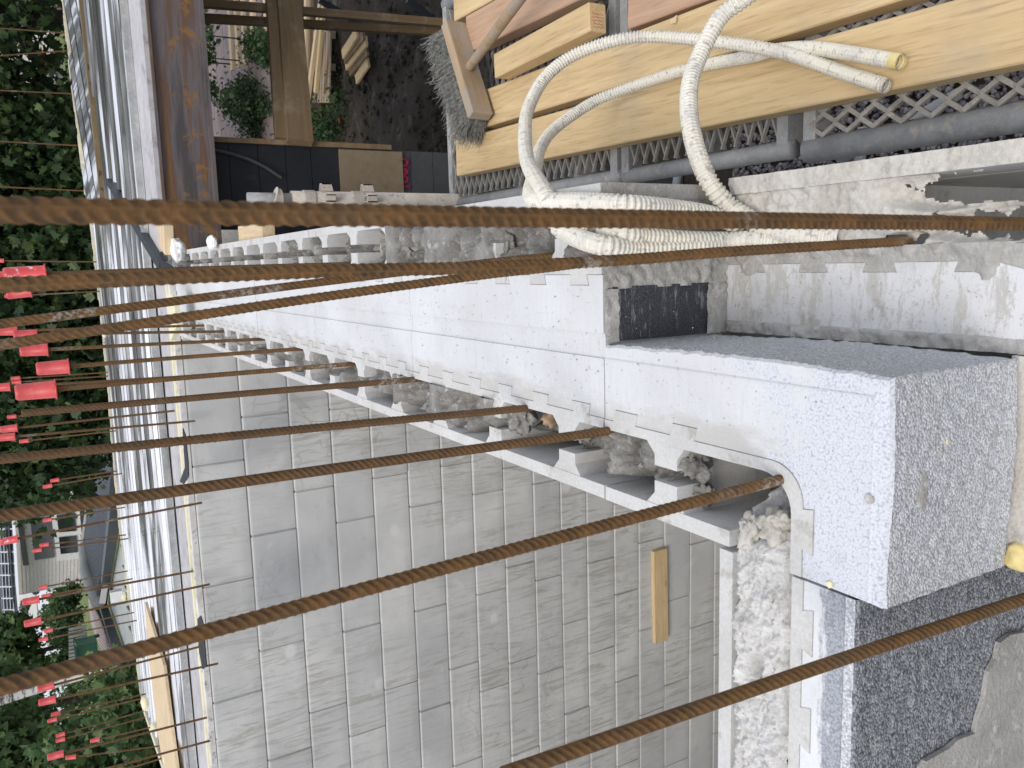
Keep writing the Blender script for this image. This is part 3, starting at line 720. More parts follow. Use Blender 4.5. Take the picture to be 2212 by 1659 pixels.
# slab under the sheets keeps the storey below in shade
MB().add([(-3.8, 4.66, DZ-.04), (5, 4.66, DZ-.04), (5, 9.3, DZ-.04), (2.4, 8.8, DZ-.04), (.79, 8.4, DZ-.04), (.4, 8., DZ-.04), (-.59, 7.9, DZ-.04), (-2.19, 8.3, DZ-.04), (-3.8, 7.7, DZ-.04)],
         [tuple(range(9))]).build('deck_underside', M['galv'], dk)
fm = MB()
for a, b in zip(fe[1:-1], fe[2:]):
    n = 14
    for k in range(n):
        p = V((a[0]+(b[0]-a[0])*k/n, a[1]+(b[1]-a[1])*k/n+.02, DZ)); q = V((a[0]+(b[0]-a[0])*(k+1)/n, a[1]+(b[1]-a[1])*(k+1)/n+.02, DZ))
        hh = .05+.02*random.random(); fm.bar(p, q, .05, hh)
fm.bar((-3.83, 7.76, DZ), (-3.66, 6.3, DZ), .06, .07); fm.bar((-3.66, 6.3, DZ), (-3.5, 4.7, DZ), .06, .07)
fm.build('edge_foam', mottled('deck_edge_foam', (.55, .53, .48), (.78, .72, .48), 4, 40, .5, .004, c2=(.8, .76, .6)), dk)
for (px, py, r) in ((315, 1518, .05), (270, 1288, .035), (332, 1570, .03), (360, 1640, .03), (226, 720, .03)):
    blob('foam_lump', atz(px, py, DZ+.03), r, M['foam_pale'], dk, (1.3, 1, .8), .3, 3, px)
# things lying on the deck
pts = [atz(*p, .085) for p in ((313, 1301), (320, 1411), (341, 1588), (360, 1700), (388, 1700), (381, 1659), (353, 1438))]
tag(MB().slab(pts, (0, 0, -.018)).build('plywood_board', M['wood_pale']), 'long pale plywood strip lying on the steel deck', 'board')
t = timber('timber_offcut', atz(357, 478, .06), atz(360, 541, .06), .16, .04, M['wood_pale']); tag(t, 'pale timber offcut on the near deck edge above the beam', 'timber')
t = timber('steel_bar', atz(236, 392, .07), atz(352, 578, .05), .04, .035, M['fascia']); tag(t, 'dark steel bar lying diagonally on the deck', 'bar')
tag(MB().slab([atz(*p, .062) for p in ((372, 637), (383, 637), (388, 660), (394, 700), (380, 735), (374, 700))], (0, 0, .02)).build('foam_patch', M['foam_pale']), 'yellow foam patch where the block wall meets the deck edge', 'foam')
def hole_patch(pts, label):  # flat black patches put in for the darkness of holes
    o = MB().slab([atz(*p, .063) for p in pts], (0, 0, -.004)).build('dark_hole_patch', M['tar']); tag(o, label, 'patch')
hole_patch(((426, 1337), (433, 1330), (439, 1350), (444, 1420), (446, 1440), (437, 1446), (430, 1410)), 'flat black patch for the dark hole at the deck edge beside the leaning rebar')
hole_patch(((394, 924), (400, 940), (406, 1000), (407, 1030), (396, 1046), (388, 1040), (399, 1010)), 'flat black patch for the dark hole at the deck edge behind the rebar row')
hole_patch(((345, 560), (372, 575), (377, 600), (371, 612), (352, 605)), 'flat black patch for the dark hole at the deck edge next to the foam')
blob('foam_blob', atz(384, 540, .03), .05, M['foam_white'], None, (1.0, .9, .6), .25, 4, 4)
tag(bpy.data.objects['foam_blob'], 'white foam blob capping the far end of the block wall', 'foam')
o = blob('foam_blob', atz(458, 523, .02), .03, M['foam_white'], None, (.8, 1.6, .5), .25, 4, 8); tag(o, 'small white foam bead on the outer edge of the wall', 'foam')
o = blob('foam_blob', aty(2204, 1201, .415), .0155, M['foam'], None, (1, .8, 1.05), .12, 4, 2); tag(o, 'round yellow foam blob under the corner block', 'foam')
# ------------------------------------------------------------------ rusty steel beam
bmth = thing('steel_beam', 'rusty steel beam carrying the edge of the deck', 'beam')
BY = 4.215
MB().box(.095, 4.5, BY+.0, BY+.2, -.215, .0).build('web', M['beam'], bmth)
MB().box(.095, 4.5, BY-.02, BY+.22, .0005, .012).build('top_flange', M['beam'], bmth)
MB().box(.095, 4.5, BY-.045, BY+.25, -.232, -.2155).build('bottom_flange', M['beam'], bmth)
MB().box(.095, 4.5, BY-.005, BY+.42, .0125, .033).build('edge_strip', M['edge_conc'], bmth)
# ------------------------------------------------------------------ dark wall below the beam
dw = thing('boarded_wall', 'dark wall below the beam covered with black boards and a plywood sheet', 'wall')
DY = 4.33; XR = .622; XLd = -.29
def zat(x): return aty(x, 370, DY).z
bx = [440, 497, 560, 619, 674, 733, 888, 936, 1010, 1100]
mats = ['tar', 'tar', 'tar', 'tar', 'tar', 'tar_grey', 'tar_grey', 'tar_grey', 'tar_grey']
for i in range(len(bx)-1):
    z1, z0 = zat(bx[i]), zat(bx[i+1])
    if i == 0: z1 = -.24
    MB().box(XLd, XR-.004, DY+random.uniform(0, .004), DY+.03, z0+.002, z1-.001).build('board', M[mats[i]], dw)
MB().box(XLd, XR-.012, DY-.016, DY-.001, zat(868), zat(733)).build('plywood_sheet', M['ply'], dw)
MB().box(XR-.003, XR+.022, DY-.02, DY+.05, zat(845), -.24).build('edge_timber', M['wood_shade'], dw)
MB().box(XLd, XR-.02, DY+.031, DY+.25, -3.3, -.24).build('wall_core', M['tar_grey'], dw)
# sprayed figures, upper halves hidden by the plywood
PT = MB()
def stroke(pp): PT.tube([aty(a, b, DY-.004) for a, b in pp], .0075, 6)
def circ(cx, cy, rx, ry, a0, a1, n=14): return [(cx+rx*math.cos(math.radians(a0+(a1-a0)*i/n)), cy+ry*math.sin(math.radians(a0+(a1-a0)*i/n))) for i in range(n+1)]
sx = lambda u, v: ((1540+u*.1891)/1.82278, (600+v*.1891)/1.82278)
stroke([sx(200, 712), sx(400, 722)]); stroke([sx(190, 630)]+[sx(*p) for p in circ(285, 565, 60, 62, 90, -60, 10)]+[sx(240, 500)])
stroke([sx(*p) for p in circ(265, 405, 75, 62, 0, 360)]); stroke([sx(*p) for p in circ(255, 405, 45, 40, 0, 360)])
stroke([sx(*p) for p in circ(265, 215, 85, 70, 0, 360)])
PT.build('spray_marks', M['paint_pink'], dw)
tag(MB().tube([aty(456, 322, DY-.02), aty(500, 332, DY-.02), aty(540, 345, DY-.02), aty(575, 362, DY-.02), aty(608, 384, DY-.02)], .008, 8).build('grey_cable', M['tar_grey']), 'thin grey cable curving across the black boards', 'cable')
ps = thing('pale_post', 'pale concrete stub under the rusty beam beside the wall', 'post')
MB().box(.12, .19, 4.16, 4.28, -.33, -.233).build('upper_piece', M['mortar_pale'], ps)
MB().box(.10, .17, 4.12, 4.30, -.60, -.331).build('lower_piece', M['mortar_pale'], ps) if False else None
t = timber('timber_offcut', atz(528, 505, -.05), atz(580, 497, -.05), .05, .04, M['wood_pale']); tag(t, 'short splintered timber hanging on the outside of the wall', 'timber')
# shoring timbers
def seg(a, b, w, h, name, mat, label, grp=None, up=(0, 0, 1)):
    t = timber(name, a, b, w, h, mat, None, up); tag(t, label, 'timber', grp); return t
seg(aty(414, 5, 5.0), aty(1000, 53, 5.0), .045, .045, 'shoring_post', M['wood_shade'], 'brown upright shoring timber, upper of the two in the picture', 'shoring timbers', (0, 1, 0))
seg(aty(414, 38, 5.1), aty(1000, 72, 5.1), .045, .05, 'shoring_post', M['wood_shade'], 'brown upright shoring timber, lower of the two in the picture', 'shoring timbers', (0, 1, 0))
seg(aty(596, -20, 4.85), aty(619, 303, 4.32), .045, .115, 'shoring_rail', M['wood_shade'], 'brown level shoring timber, nearer the beam', 'shoring timbers')
seg(aty(622, -20, 4.8), aty(648, 307, 4.28), .05, .13, 'shoring_rail', M['wood_shade'], 'brown level shoring timber with lighter face, further from the beam', 'shoring timbers')
for (a, b, yy_, l_) in (((880, 0), (960, 60), 6.5, 'dark steel brace behind the shoring posts'), ((690, 0), (790, 60), 7.2, 'dark slanting steel brace far behind the shoring posts')):
    tag(MB().tube([aty(*a, yy_), aty(*b, yy_)], .03, 8).build('steel_brace', M['fascia']), l_, 'brace')
# ------------------------------------------------------------------ scaffold
sc = thing('scaffold', 'galvanised scaffold bay with mortar splashed post and expanded metal decks', 'scaffold')
SZ = -.702
def deck_bay(y0, y1, xr, px, py, long_y=False):
    MB().tube([(xr, y0, SZ-.02), (xr, y1, SZ-.02)], .019 if not long_y else .024, 12).build('side_rail', M['galv'], sc, smooth=True)
    MB().tube([(xr+.66, y0, SZ-.02), (xr+.66, y1, SZ-.02)], .022, 10).build('side_rail', M['galv'], sc, smooth=True)
    for y in (y0+.015, y1-.015):
        MB().box(xr, xr+.66, y-.014, y+.014, SZ-.045, SZ-.003).build('end_rail', M['galv'], sc)
    m = MB(); h = .008
    ys_ = np.arange(y0+.03, y1-.03, py); nx = int(.62/px)
    for j, y in enumerate(ys_):
        for i in range(nx+1):
            x = xr+.02+i*px+(px/2 if j % 2 else 0)
            if x+px/2 > xr+.66: continue
            for s in (-1, 1):
                if x+s*px/2 < xr: continue
                m.bar((x, y, SZ-.012), (x+s*px/2, y+py, SZ-.004), .0045 if not long_y else .008, h)
    m.build('expanded_mesh', M['mesh_dirty'], sc)
    sc['n'] = 1
deck_bay(1.70, 2.655, .205, .135, .0185)
deck_bay(1.16, 1.685, .203, .135, .0185)
deck_bay(-.3, 1.125, .195, .042, .027, True)
del sc['n']
for y in (1.9, 2.2, .5, 1.42):
    MB().box(.20, .86, y-.02, y+.02, SZ-.06, SZ-.02).build('cross_rail', M['galv'], sc)
b0 = atz(965, 430, SZ-.3); 
PX, PY = .214, 2.62
post = MB(); post.tube([(PX, PY, -3.2), (PX, PY, -.14)], .0242, 20); post.build('post', M['galv_dirty'], sc, smooth=True)
def zpost(x): return aty(x, 430, PY).z
MB().tube([(PX, PY, -.14), (PX, PY, zpost(535))], .0175, 18).build('spigot', M['galv'], sc, smooth=True)
for i, (a, b_) in enumerate(((592, 606), (669, 684), (705, 720))):
    if i == 0:
        m = MB(); m.tube([(PX, PY, zpost(607)), (PX, PY, zpost(600)), (PX+.004, PY, zpost(592))], [.03, .031, .034], 12); m.build('collar', M['galv_dirty'], sc)
for a, b_ in ((692, 719), (781, 807)):
    for ang in (0, 90, 180, 270):
        dx, dy = math.cos(math.radians(ang)), math.sin(math.radians(ang))
        m = MB(); z1, z0 = zpost(a), zpost(b_)
        p = V((PX+dx*.036, PY+dy*.036, 0)); q = V((-dy, dx, 0))*.011; r = V((dx, dy, 0))*.0125
        for s in (-1, 1): m.slab([p+q*s-r*.9+V((0, 0, z0)), p+q*s+r+V((0, 0, z0+.006)), p+q*s+r+V((0, 0, z1-.004)), p+q*s-r*.9+V((0, 0, z1))], q*.28*-s)
        m.slab([p+r-q+V((0, 0, z0+.006)), p+r+q+V((0, 0, z0+.006)), p+r+q+V((0, 0, z1-.004)), p+r-q+V((0, 0, z1-.004))], -r*.3)
        m.build('wedge_cup', M['galv_dirty'], sc)
for a, b_ in ((655, 678), (760, 782)):
    MB().tube([(PX, PY, zpost(a)), (PX, PY, zpost(b_))], .0275, 16).build('band', M['galv_dirty'], sc)
for (a, b_, l_) in (((1895, 300), (2010, 236), 0), ((1858, 350), (1862, 300), 0), ((1460, 400), (1463, 384), 0)):
    P, Q = atz(*a, -2.3), atz(*b_, -2.3); MB().tube([P-(Q-P)*.8, Q+(Q-P)*.5], .021, 10).build('brace', M['galv'], sc, smooth=True)
# planks
PZ = -.65; TH = .048
def plank(a, b, w, mat, label, zt=PZ, th=TH, nm='plank'):
    t = timber(nm, (a[0], a[1], zt-th/2), (b[0], b[1], zt-th/2), w, th, mat, None, (0, 0, 1), .0025); return tag(t, label, 'plank', 'planks laid on the scaffold')
plank((.3385, 2.484), (.300, -.3), .113, M['wood'], 'long pine plank nearest the block wall, hose ends lying on it')
plank((.462, 2.50), (.440, -.3), .108, M['wood'], 'pine plank second from the block wall, broom head over its end')
plank((.62, 1.584), (.575, -.3), .20, M['wood_pink'], 'pinkish weathered plank behind the dark scaffold joint')
plank((.690, 2.36), (.683, 1.70), .108, M['wood_pink'], 'pinkish plank under the broom handle', PZ+.012)
plank((.808, 2.45), (.80, 1.70), .112, M['wood'], 'yellow plank at the outer edge behind the broom', PZ+.006)
t = plank((.546, 2.122), (.562, 1.663), .066, M['wood'], 'short thick timber block lying on top with a red marked end', PZ+.052, .05, 'timber_block')
eg = MB().slab([t.matrix_world @ V(p) for p in ((.2296, -.024, -.012), (.2296, .012, -.018), (.2296, .022, .004), (.2296, -.004, .018))], (0, 0, 0.0)) if False else None
rp = bpy.data.materials.new('red_crayon'); M['redmark'] = mottled('red_marking', (.50, .12, .13), (.56, .30, .22), 90, 400, .1, .0004, .8)
m = MB()
mwI = t.matrix_world
xe = (t.data.vertices[0].co.x); xe = max(v.co.x for v in t.data.vertices)
for k in range(5):
    yb = -.022+.0075*k
    m.tube([mwI @ V((xe+.0004, yb+.002*math.sin(q*2.1+k), -.015+.03*q/8)) for q in range(9)], .0009, 4)
mk = m.build('red_mark', M['redmark']); mk.parent = t; mk.matrix_parent_inverse = t.matrix_world.inverted()
tag(MB().slab([V((.83, 2.46, -.60)), V((.99, 2.62, -.60)), V((1.2, 2.5, -.60)), V((1.0, 2.3, -.60))], (0, 0, .02)).build('white_board', M['mortar_pale']), 'white board corner sticking in beyond the outer plank', 'board')
tag(MB().slab([V((p[0], p[1], PZ+.004)) for p in (tuple(atz(1452, 45, PZ))[:2], tuple(atz(1466, 33, PZ))[:2], tuple(atz(1464, 50, PZ))[:2], tuple(atz(1454, 52, PZ))[:2])], (0, 0, .002)).build('wood_chip', M['wood_pale']), 'small torn wood chip on the pinkish plank edge', 'chip')
# ------------------------------------------------------------------ broom
br = thing('broom', 'old push broom with grey bristles lying head down on the planks', 'broom')
A = atz(1006, 48, -.640); B = atz(1066, 246, -.640); hd = (B-A).normalized(); away = V((-hd.y, hd.x, 0)); away = away if away.y > 0 else -away
upv = (V((0, 0, 1))+away*(-.05)).normalized(); hh = .072; tk = .034
h = timber('head', (A+upv*hh/2+away*tk/2)-hd*0, (B+upv*hh/2+away*tk/2), tk, hh, M['wood_old'], None, upv, .003)
h.parent = br
HP = aty(1013, 147, (A+(B-A)*.42).y-.01); HE = V((.69, 1.55, -.47))
hn = MB(); dd = (HE-HP).normalized(); pp = [HP-dd*.012, HP-dd*.006]+[HP+dd*(.0+(HE-HP).length*1.35*k/12) for k in range(13)]
hn.tube(pp, [.008, .0125]+[.0142]*13, 14); hn.build('handle', M['wood_old'], br, smooth=True)
bm2 = MB(); L = (B-A).length
for i in range(5200):
    s = rng.uniform(0.01, .99); uu = rng.uniform(.06, .94)
    p0 = A+hd*(L*s)+upv*(hh*uu)+away*tk
    spread = (uu-.5)*.75; le = rng.uniform(.085, .115); e_ = (s-.5)*.35+rng.normal(0, .12)
    d = (away+upv*(spread*.6+rng.normal(0, .13))+hd*e_).normalized()
    p1 = p0+d*le*.5+V(rng.normal(0, .003, 3)); d2 = (d+V(rng.normal(0, .22, 3))+V((0, 0, -.25))).normalized(); p2 = p1+d2*le*.5
    w = hd*.0006; w2 = upv*.0006
    for q0, q1 in ((p0, p1), (p1, p2)):
        bm2.add([q0-w, q0+w, q1+w*.8, q1-w*.8, q0-w2, q0+w2, q1+w2, q1-w2], [(0, 1, 2, 3), (4, 5, 6, 7)])
o = bm2.build('bristles', M['bristle'], br); o['kind'] = 'stuff'
# ------------------------------------------------------------------ ribbed hoses
def catmull(P, n=24):
    out = []; P = [P[0]*2-P[1]]+P+[P[-1]*2-P[-2]]
    for i in range(1, len(P)-2):
        for k in range(n):
            t = k/n; a, b, c_, d = P[i-1], P[i], P[i+1], P[i+2]
            out.append(.5*((2*b)+(c_-a)*t+(2*a-5*b+4*c_-d)*t*t+(3*b-3*c_+d-a)*t**3))
    out.append(P[-2]); return out
def hose(label, spec, r=.0124, pitch=.0068, endcap=None):
    Q = []
    for s_ in spec:
        p_ = atz(*s_)
        if s_[0] > 1290 and p_.y > .790 and s_[1] > 430: p_ = aty(s_[0], s_[1], .790)
        Q.append(p_)
    P = catmull(Q); L = [0.]
    for a, b in zip(P, P[1:]): L.append(L[-1]+(b-a).length)
    n = int(L[-1]/(pitch/4)); pts = []; rs = []; j = 0
    for i in range(n+1):
        s = L[-1]*i/n
        while j < len(L)-2 and L[j+1] < s: j += 1
        t = (s-L[j])/max(1e-9, L[j+1]-L[j]); pts.append(P[j].lerp(P[j+1], min(1, t))); ph = i % 4
        rs.append(r*(1.0 if ph in (0, 1) else .83))
    m = MB(); m.tube(pts, rs, 12, cap=False)
    th = thing('ribbed_hose', label, 'hose', (0, 0, 0), 'ribbed hoses looped over the wall')
    m.build('hose_tube', M['hose'], th, smooth=False)
    for (pi, dr) in ((0, pts[0]-pts[3]),):
        d = dr.normalized(); c_ = pts[0]
        m2 = MB(); m2.tube([c_-d*.012, c_+d*.001], [r*.86, r*.86], 14, cap=False); m2.tube([c_-d*.014, c_-d*.0135], [r*.84, r*.84], 14)
        m2.build('cut_end', M['foam'] if endcap else M['galv_dirty'], th)
        if endcap:
            m3 = MB(); m3.tube([c_-d*.016, c_+d*.0012], [r*1.04, r*1.04], 14, cap=False); m3.build('yellow_end', M['foam'], th, smooth=True)
    return th
hose('cream ribbed hose making the big outer loop, plain cut end on the plank', [(1915, 186, -.628), (1811, 153, -.628), (1689, 113, -.612), (1545, 90, -.56), (1414, 79, -.5), (1324, 89, -.44), (1235, 122, -.38), (1176, 170, -.32), (1140, 238, -.25), (1134, 298, -.18), (1140, 351, -.11), (1162, 393, -.03), (1180, 425, .013), (1195, 465, .017), (1212, 495, .012), (1248, 514, .010), (1300, 530, -.01), (1372, 538, -.07), (1434, 536, -.12), (1500, 531, -.155), (1563, 524, -.172), (1620, 519, -.182), (1660, 520, -.190), (1705, 527, -.203)])
hose('cream ribbed hose making the inner loop, yellow taped end on the plank', [(1945, 134, -.615), (1842, 116, -.62), (1750, 104, -.628), (1673, 109, -.636), (1628, 121, -.638), (1536, 138, -.638), (1476, 152, -.63), (1384, 181, -.6), (1295, 214, -.54), (1235, 250, -.47), (1190, 286, -.4), (1167, 321, -.32), (1158, 357, -.22), (1150, 395, -.10), (1148, 423, -.01), (1172, 436, .013), (1248, 437, .014), (1330, 441, .004), (1391, 446, -.03), (1450, 452, -.08), (1530, 464, -.15), (1600, 486, -.195)], endcap=True)
hose('cement splashed ribbed hose hanging from above and dropping onto the wall', [(1680, -90, -.34), (1630, -22, -.33), (1597, 6, -.32), (1554, 40, -.3), (1512, 119, -.26), (1491, 179, -.22), (1488, 238, -.19), (1497, 298, -.165), (1515, 357, -.15), (1540, 406, -.155), (1580, 449, -.178), (1640, 484, -.187), (1700, 503, -.190), (1760, 511, -.193), (1815, 514, -.203)])
hose('short grey ribbed hose squeezed between the other hoses and the rebar', [(1205, 470, .008), (1240, 482, .008), (1283, 497, -.005), (1340, 505, -.04), (1391, 511, -.09), (1450, 516, -.145), (1520, 519, -.18), (1590, 519, -.2)], r=.0115)
# ------------------------------------------------------------------ rebars
def rebar_mesh(name, pts, r=.0053, hi=True, twist=0., pitch=.0068):
    """deformed bar: two long ribs and slanting cross ribs"""
    P = catmull([V(p) for p in pts], 12) if len(pts) > 2 else [V(pts[0]), V(pts[-1])]
    L = [0.]
    for a, b in zip(P, P[1:]): L.append(L[-1]+(b-a).length)
    st = .0011 if hi == 2 else .0020 if hi else .0042; ns = 24 if hi == 2 else 14 if hi else 7; RB = []
    n = int(L[-1]/st); v = []; f = []; j = 0; u = None
    for i in range(n+1):
        s = L[-1]*i/n
        while j < len(L)-2 and L[j+1] < s: j += 1
        t = (s-L[j])/(L[j+1]-L[j]); p = P[j].lerp(P[j+1], t); T = (P[j+1]-P[j]).normalized()
        if u is None: u = (V((math.cos(twist), math.sin(twist), 0))); 
        u = (u-T*u.dot(T)).normalized(); w = T.cross(u)
        for k in range(ns):
            a = 2*math.pi*k/ns; sg = math.sin(a); half = 1 if sg >= 0 else -1
            ph = (s+half*.0050*math.cos(a))/pitch; ph -= math.floor(ph)
            rb = math.exp(-((ph-.5)/.17)**2)*abs(sg)**.6
            lr = max(0, 1-abs(sg)*5)
            rr = r*(1+.16*rb+.11*lr); RB.append(max(rb, lr*.5))
            v.append(p+(u*math.cos(a)+w*sg)*rr)
    for i in range(n):
        for k in range(ns): f.append((i*ns+k, i*ns+(k+1) % ns, (i+1)*ns+(k+1) % ns, (i+1)*ns+k))
    f.append(tuple(n*ns+k for k in range(ns)))
    me = bpy.data.meshes.new(name); me.from_pydata([tuple(q) for q in v], [], f)
    me.attributes.new('rib', 'FLOAT', 'POINT').data.foreach_set('value', RB)
    me.polygons.foreach_set('use_smooth', [True]*len(f)); me.materials.append(M['rust']); return me
def cap_mesh(mat, r=.0165, L=.068):
    m = MB(); m.tube([(0, 0, 0), (0, 0, .003), (0, 0, .0035), (0, 0, L-.006), (0, 0, L-.002), (0, 0, L)], [r*1.18, r*1.18, r, r*.93, r*.86, r*.7], 18)
    me = m.mesh('safety_cap', True); me.materials.append(M[mat]); return me
CAPR = cap_mesh('red'); CAPW = cap_mesh('redwhite')
def rebar(pts, label, grp, cap=None, hi=1, r=.0053, twist=.6, top_extra=0.):
    th = thing('rebar', label, 'rebar', tuple(pts[0]), grp)
    me = rebar_mesh('rod', [V(p)-V(pts[0]) for p in pts], r, hi, twist); link('rod', me, None, th)
    if cap:
        d = (V(pts[-1])-V(pts[-2])).normalized()
        c_ = link('safety_cap', CAPW if cap == 'w' else CAPR, None, th)
        q = V((0, 0, 1)).rotation_difference(d); c_.rotation_mode = 'QUATERNION'; c_.rotation_quaternion = q
        c_.location = V(pts[-1])-V(pts[0])-d*.066
    return th
def line_pts(spec, Yb, Yt):
    """picture points along a rod; depth runs linearly from base to top"""
    n = len(spec)-1; out = []
    for (x, y) in spec:
        t = (spec[0][0]-x)/(spec[0][0]-spec[-1][0]); out.append(aty(x, y, Yb+(Yt-Yb)*t))
    return out
GN = 'rebars rising from the near block wall'
rebar(line_pts([(2290, 485), (2212, 484), (1106, 470), (500, 461), (0, 454), (-200, 452)], .36, .365), 'closest and thickest rebar, running blurred across the whole picture', GN, None, 2, .0047, 1.57+.2)
rebar(line_pts([(1965, 521), (1591, 543), (1372, 560), (1042, 578), (658, 587), (0, 616), (-150, 622)], .553, .60), 'rebar rising from the ragged hole in the mortar beside the hoses', GN, None, 2, .0045, 1.3)
rebar(line_pts([(1198, 552), (1042, 568), (658, 614), (330, 657), (0, 700), (-150, 720)], .93, .96), 'rebar from the core where brown foam shows, third from the right', GN, None, 2, .0044, .4)
rebar(line_pts([(1380, 552), (1196, 578), (1042, 595), (658, 647), (0, 745), (-150, 768)], .80, .84), 'smooth looking rebar crossing the white insulation, fourth from the right', GN, None, 2, .0045, 2.6)
base_z = -.14
def left_rod(px, py, tx, ty, Yb, label, cap=None, hi=1, tw=.6, Yt=None, ext=0):
    Bp = aty(px, py, Yb); T = aty(tx, ty, Yt or Yb); d = (T-Bp).normalized(); B0 = Bp-d*.09
    rebar([B0, Bp, Bp.lerp(T, .5)+V((.001, 0, 0)), T], label, GN, cap, hi, .0049, tw)
left_rod(1690, 1035, -150, 1525, .535, 'rebar rising from the large corner core of the near block', None, 2, .9)
left_rod(1320, 930, -60, 1124, .805, 'rebar rising from the second core of the left row', None, 2, .3)
left_rod(1135, 882, -40, 996, 1.0, 'rebar rising from the dark core of the left row, third from the corner', None, 1, 1.2)
left_rod(893, 820, 46, 893, 1.40, 'shorter bare rebar without a cap, ending below its neighbours', None, 1, .2)
left_rod(750, 787, 35, 848, 1.77, 'rebar with the largest red cap', 'r', 1, 2.)
left_rod(643, 754, 80, 797, 2.18, 'rebar with the second largest red cap, just right of the largest', 'r', 1, .9)
left_rod(560, 733, 44, 758, 2.6, 'rebar with a red cap, third in size in the left row', 'r', 1, .9)
left_rod(497, 716, 30, 724, 3.1, 'thin capped rebar near the far end of the left row', 'r', 0, .9)
left_rod(449, 703, -8, 716, 3.5, 'last rebar of the left row, red cap cut by the picture edge', 'r', 0, .9)
left_rod(745, 571, 10, 596, 1.75, 'rebar of the outer row with a white splashed red cap', 'w', 1, .9)
left_rod(631, 574, -10, 602, 2.16, 'rebar of the outer row half hidden by a thicker one', 'r', 1, .9)
left_rod(486, 579, 15, 636, 3.0, 'rebar of the outer row whose red cap lies below the thick pair', 'r', 1, .9)
left_rod(2232, 1287, 1085, 1674, .40, 'thick rebar crossing the lower left corner of the near cross wall', None, 2, .5, .445)
# row along the near edge of the deck
near = [((389, 886), (1, 928)), ((407, 911), (-6, 946)), ((420, 812), (-20, 838)), ((422, 1088), (1, 1171)), ((428, 1232), (49, 1301)), ((439, 1265), (53, 1348)), ((442, 1394), (82, 1489)), ((457, 1437), (84, 1518)), ((457, 1548), (103, 1636)), ((463, 1598), (120, 1690))]
desc = ['left of the tall bare rod', 'with its cap cut by the picture edge', 'behind the largest red cap', 'with a white speckled red cap', 'in front of the white house corner', 'in front of the green yard', 'left of the leaning thick rod', 'two steps left of the leaning thick rod', 'in front of the dark bushes', 'closest to the picture corner']
for k, (b, t_) in enumerate(near):
    Bp = atz(*b, .0); T = aty(*t_, Bp.y)
    rebar([Bp-V((0, 0, .03)), Bp.lerp(T, .5), T], 'thin rebar on the near deck edge, '+desc[k], 'rebars along the near edge of the steel deck', 'w' if k == 3 else 'r', 0, .0052)
far = [((150, 72), (-40, 58)), ((155, 108), (-40, 124)), ((165, 203), (-30, 194)), ((177, 315), (-30, 304)), ((191, 413), (-30, 402)), ((216, 566), (-12, 563)), ((223, 629), (10, 640)), ((240, 804), (24, 818)), ((241, 812), (26, 826)), ((238, 880), (16, 901)), ((255, 930), (42, 954)), ((260, 1016), (109, 1039)), ((267, 1022), (93, 1052)), ((275, 1095), (93, 1125)), ((278, 1155), (86, 1178)), ((283, 1163), (70, 1190)), ((283, 1232), (84, 1270)), ((292, 1249), (90, 1289)), ((295, 1322), (95, 1364)), ((302, 1339), (84, 1383)), ((321, 1498), (111, 1544)), ((323, 1505), (103, 1558)), ((321, 1533), (121, 1590)), ((325, 1547), (121, 1601)), ((338, 1569), (195, 1601)), ((352, 1612), (142, 1637)), ((360, 1635), (150, 1700))]
for k, (b, t_) in enumerate(far):
    Bp = atz(*b, .03); Bp.y = min(Bp.y, fary(Bp.x)+.03); Bp = aty(b[0], b[1], Bp.y); T = aty(*t_, Bp.y)
    nn = ['first', 'second', 'third', 'fourth', 'fifth', 'sixth', 'seventh', 'eighth', 'ninth', 'tenth', 'eleventh', 'twelfth', 'thirteenth', 'fourteenth', 'fifteenth', 'sixteenth', 'seventeenth', 'eighteenth', 'nineteenth', 'twentieth', 'twenty-first', 'twenty-second', 'twenty-third', 'twenty-fourth', 'twenty-fifth', 'twenty-sixth', 'twenty-seventh'][k]
    rebar([Bp-V((0, 0, .03)), Bp.lerp(T, .5), T], nn+' thin rebar from the right along the far deck edge', 'rebars along the far edge of the steel deck', 'r' if k > 4 else None, 0, .0056)
# brown foam drips in two cores
for (px, py, zz, r, l_) in ((1186, 512, -.03, .013, 'brown foam drip in the outer core beneath the hoses'), (1190, 905, -.035, .010, 'brown foam drip in the inner core between two rebars')):
    o = blob('foam_drip', atz(px, py, zz), r, mottled('brown_foam', (.36, .25, .16), (.42, .30, .2), 30, 90, .3, .001, .6), None, (1.1, .8, 1.3), .55, 3, px); tag(o, l_, 'foam')
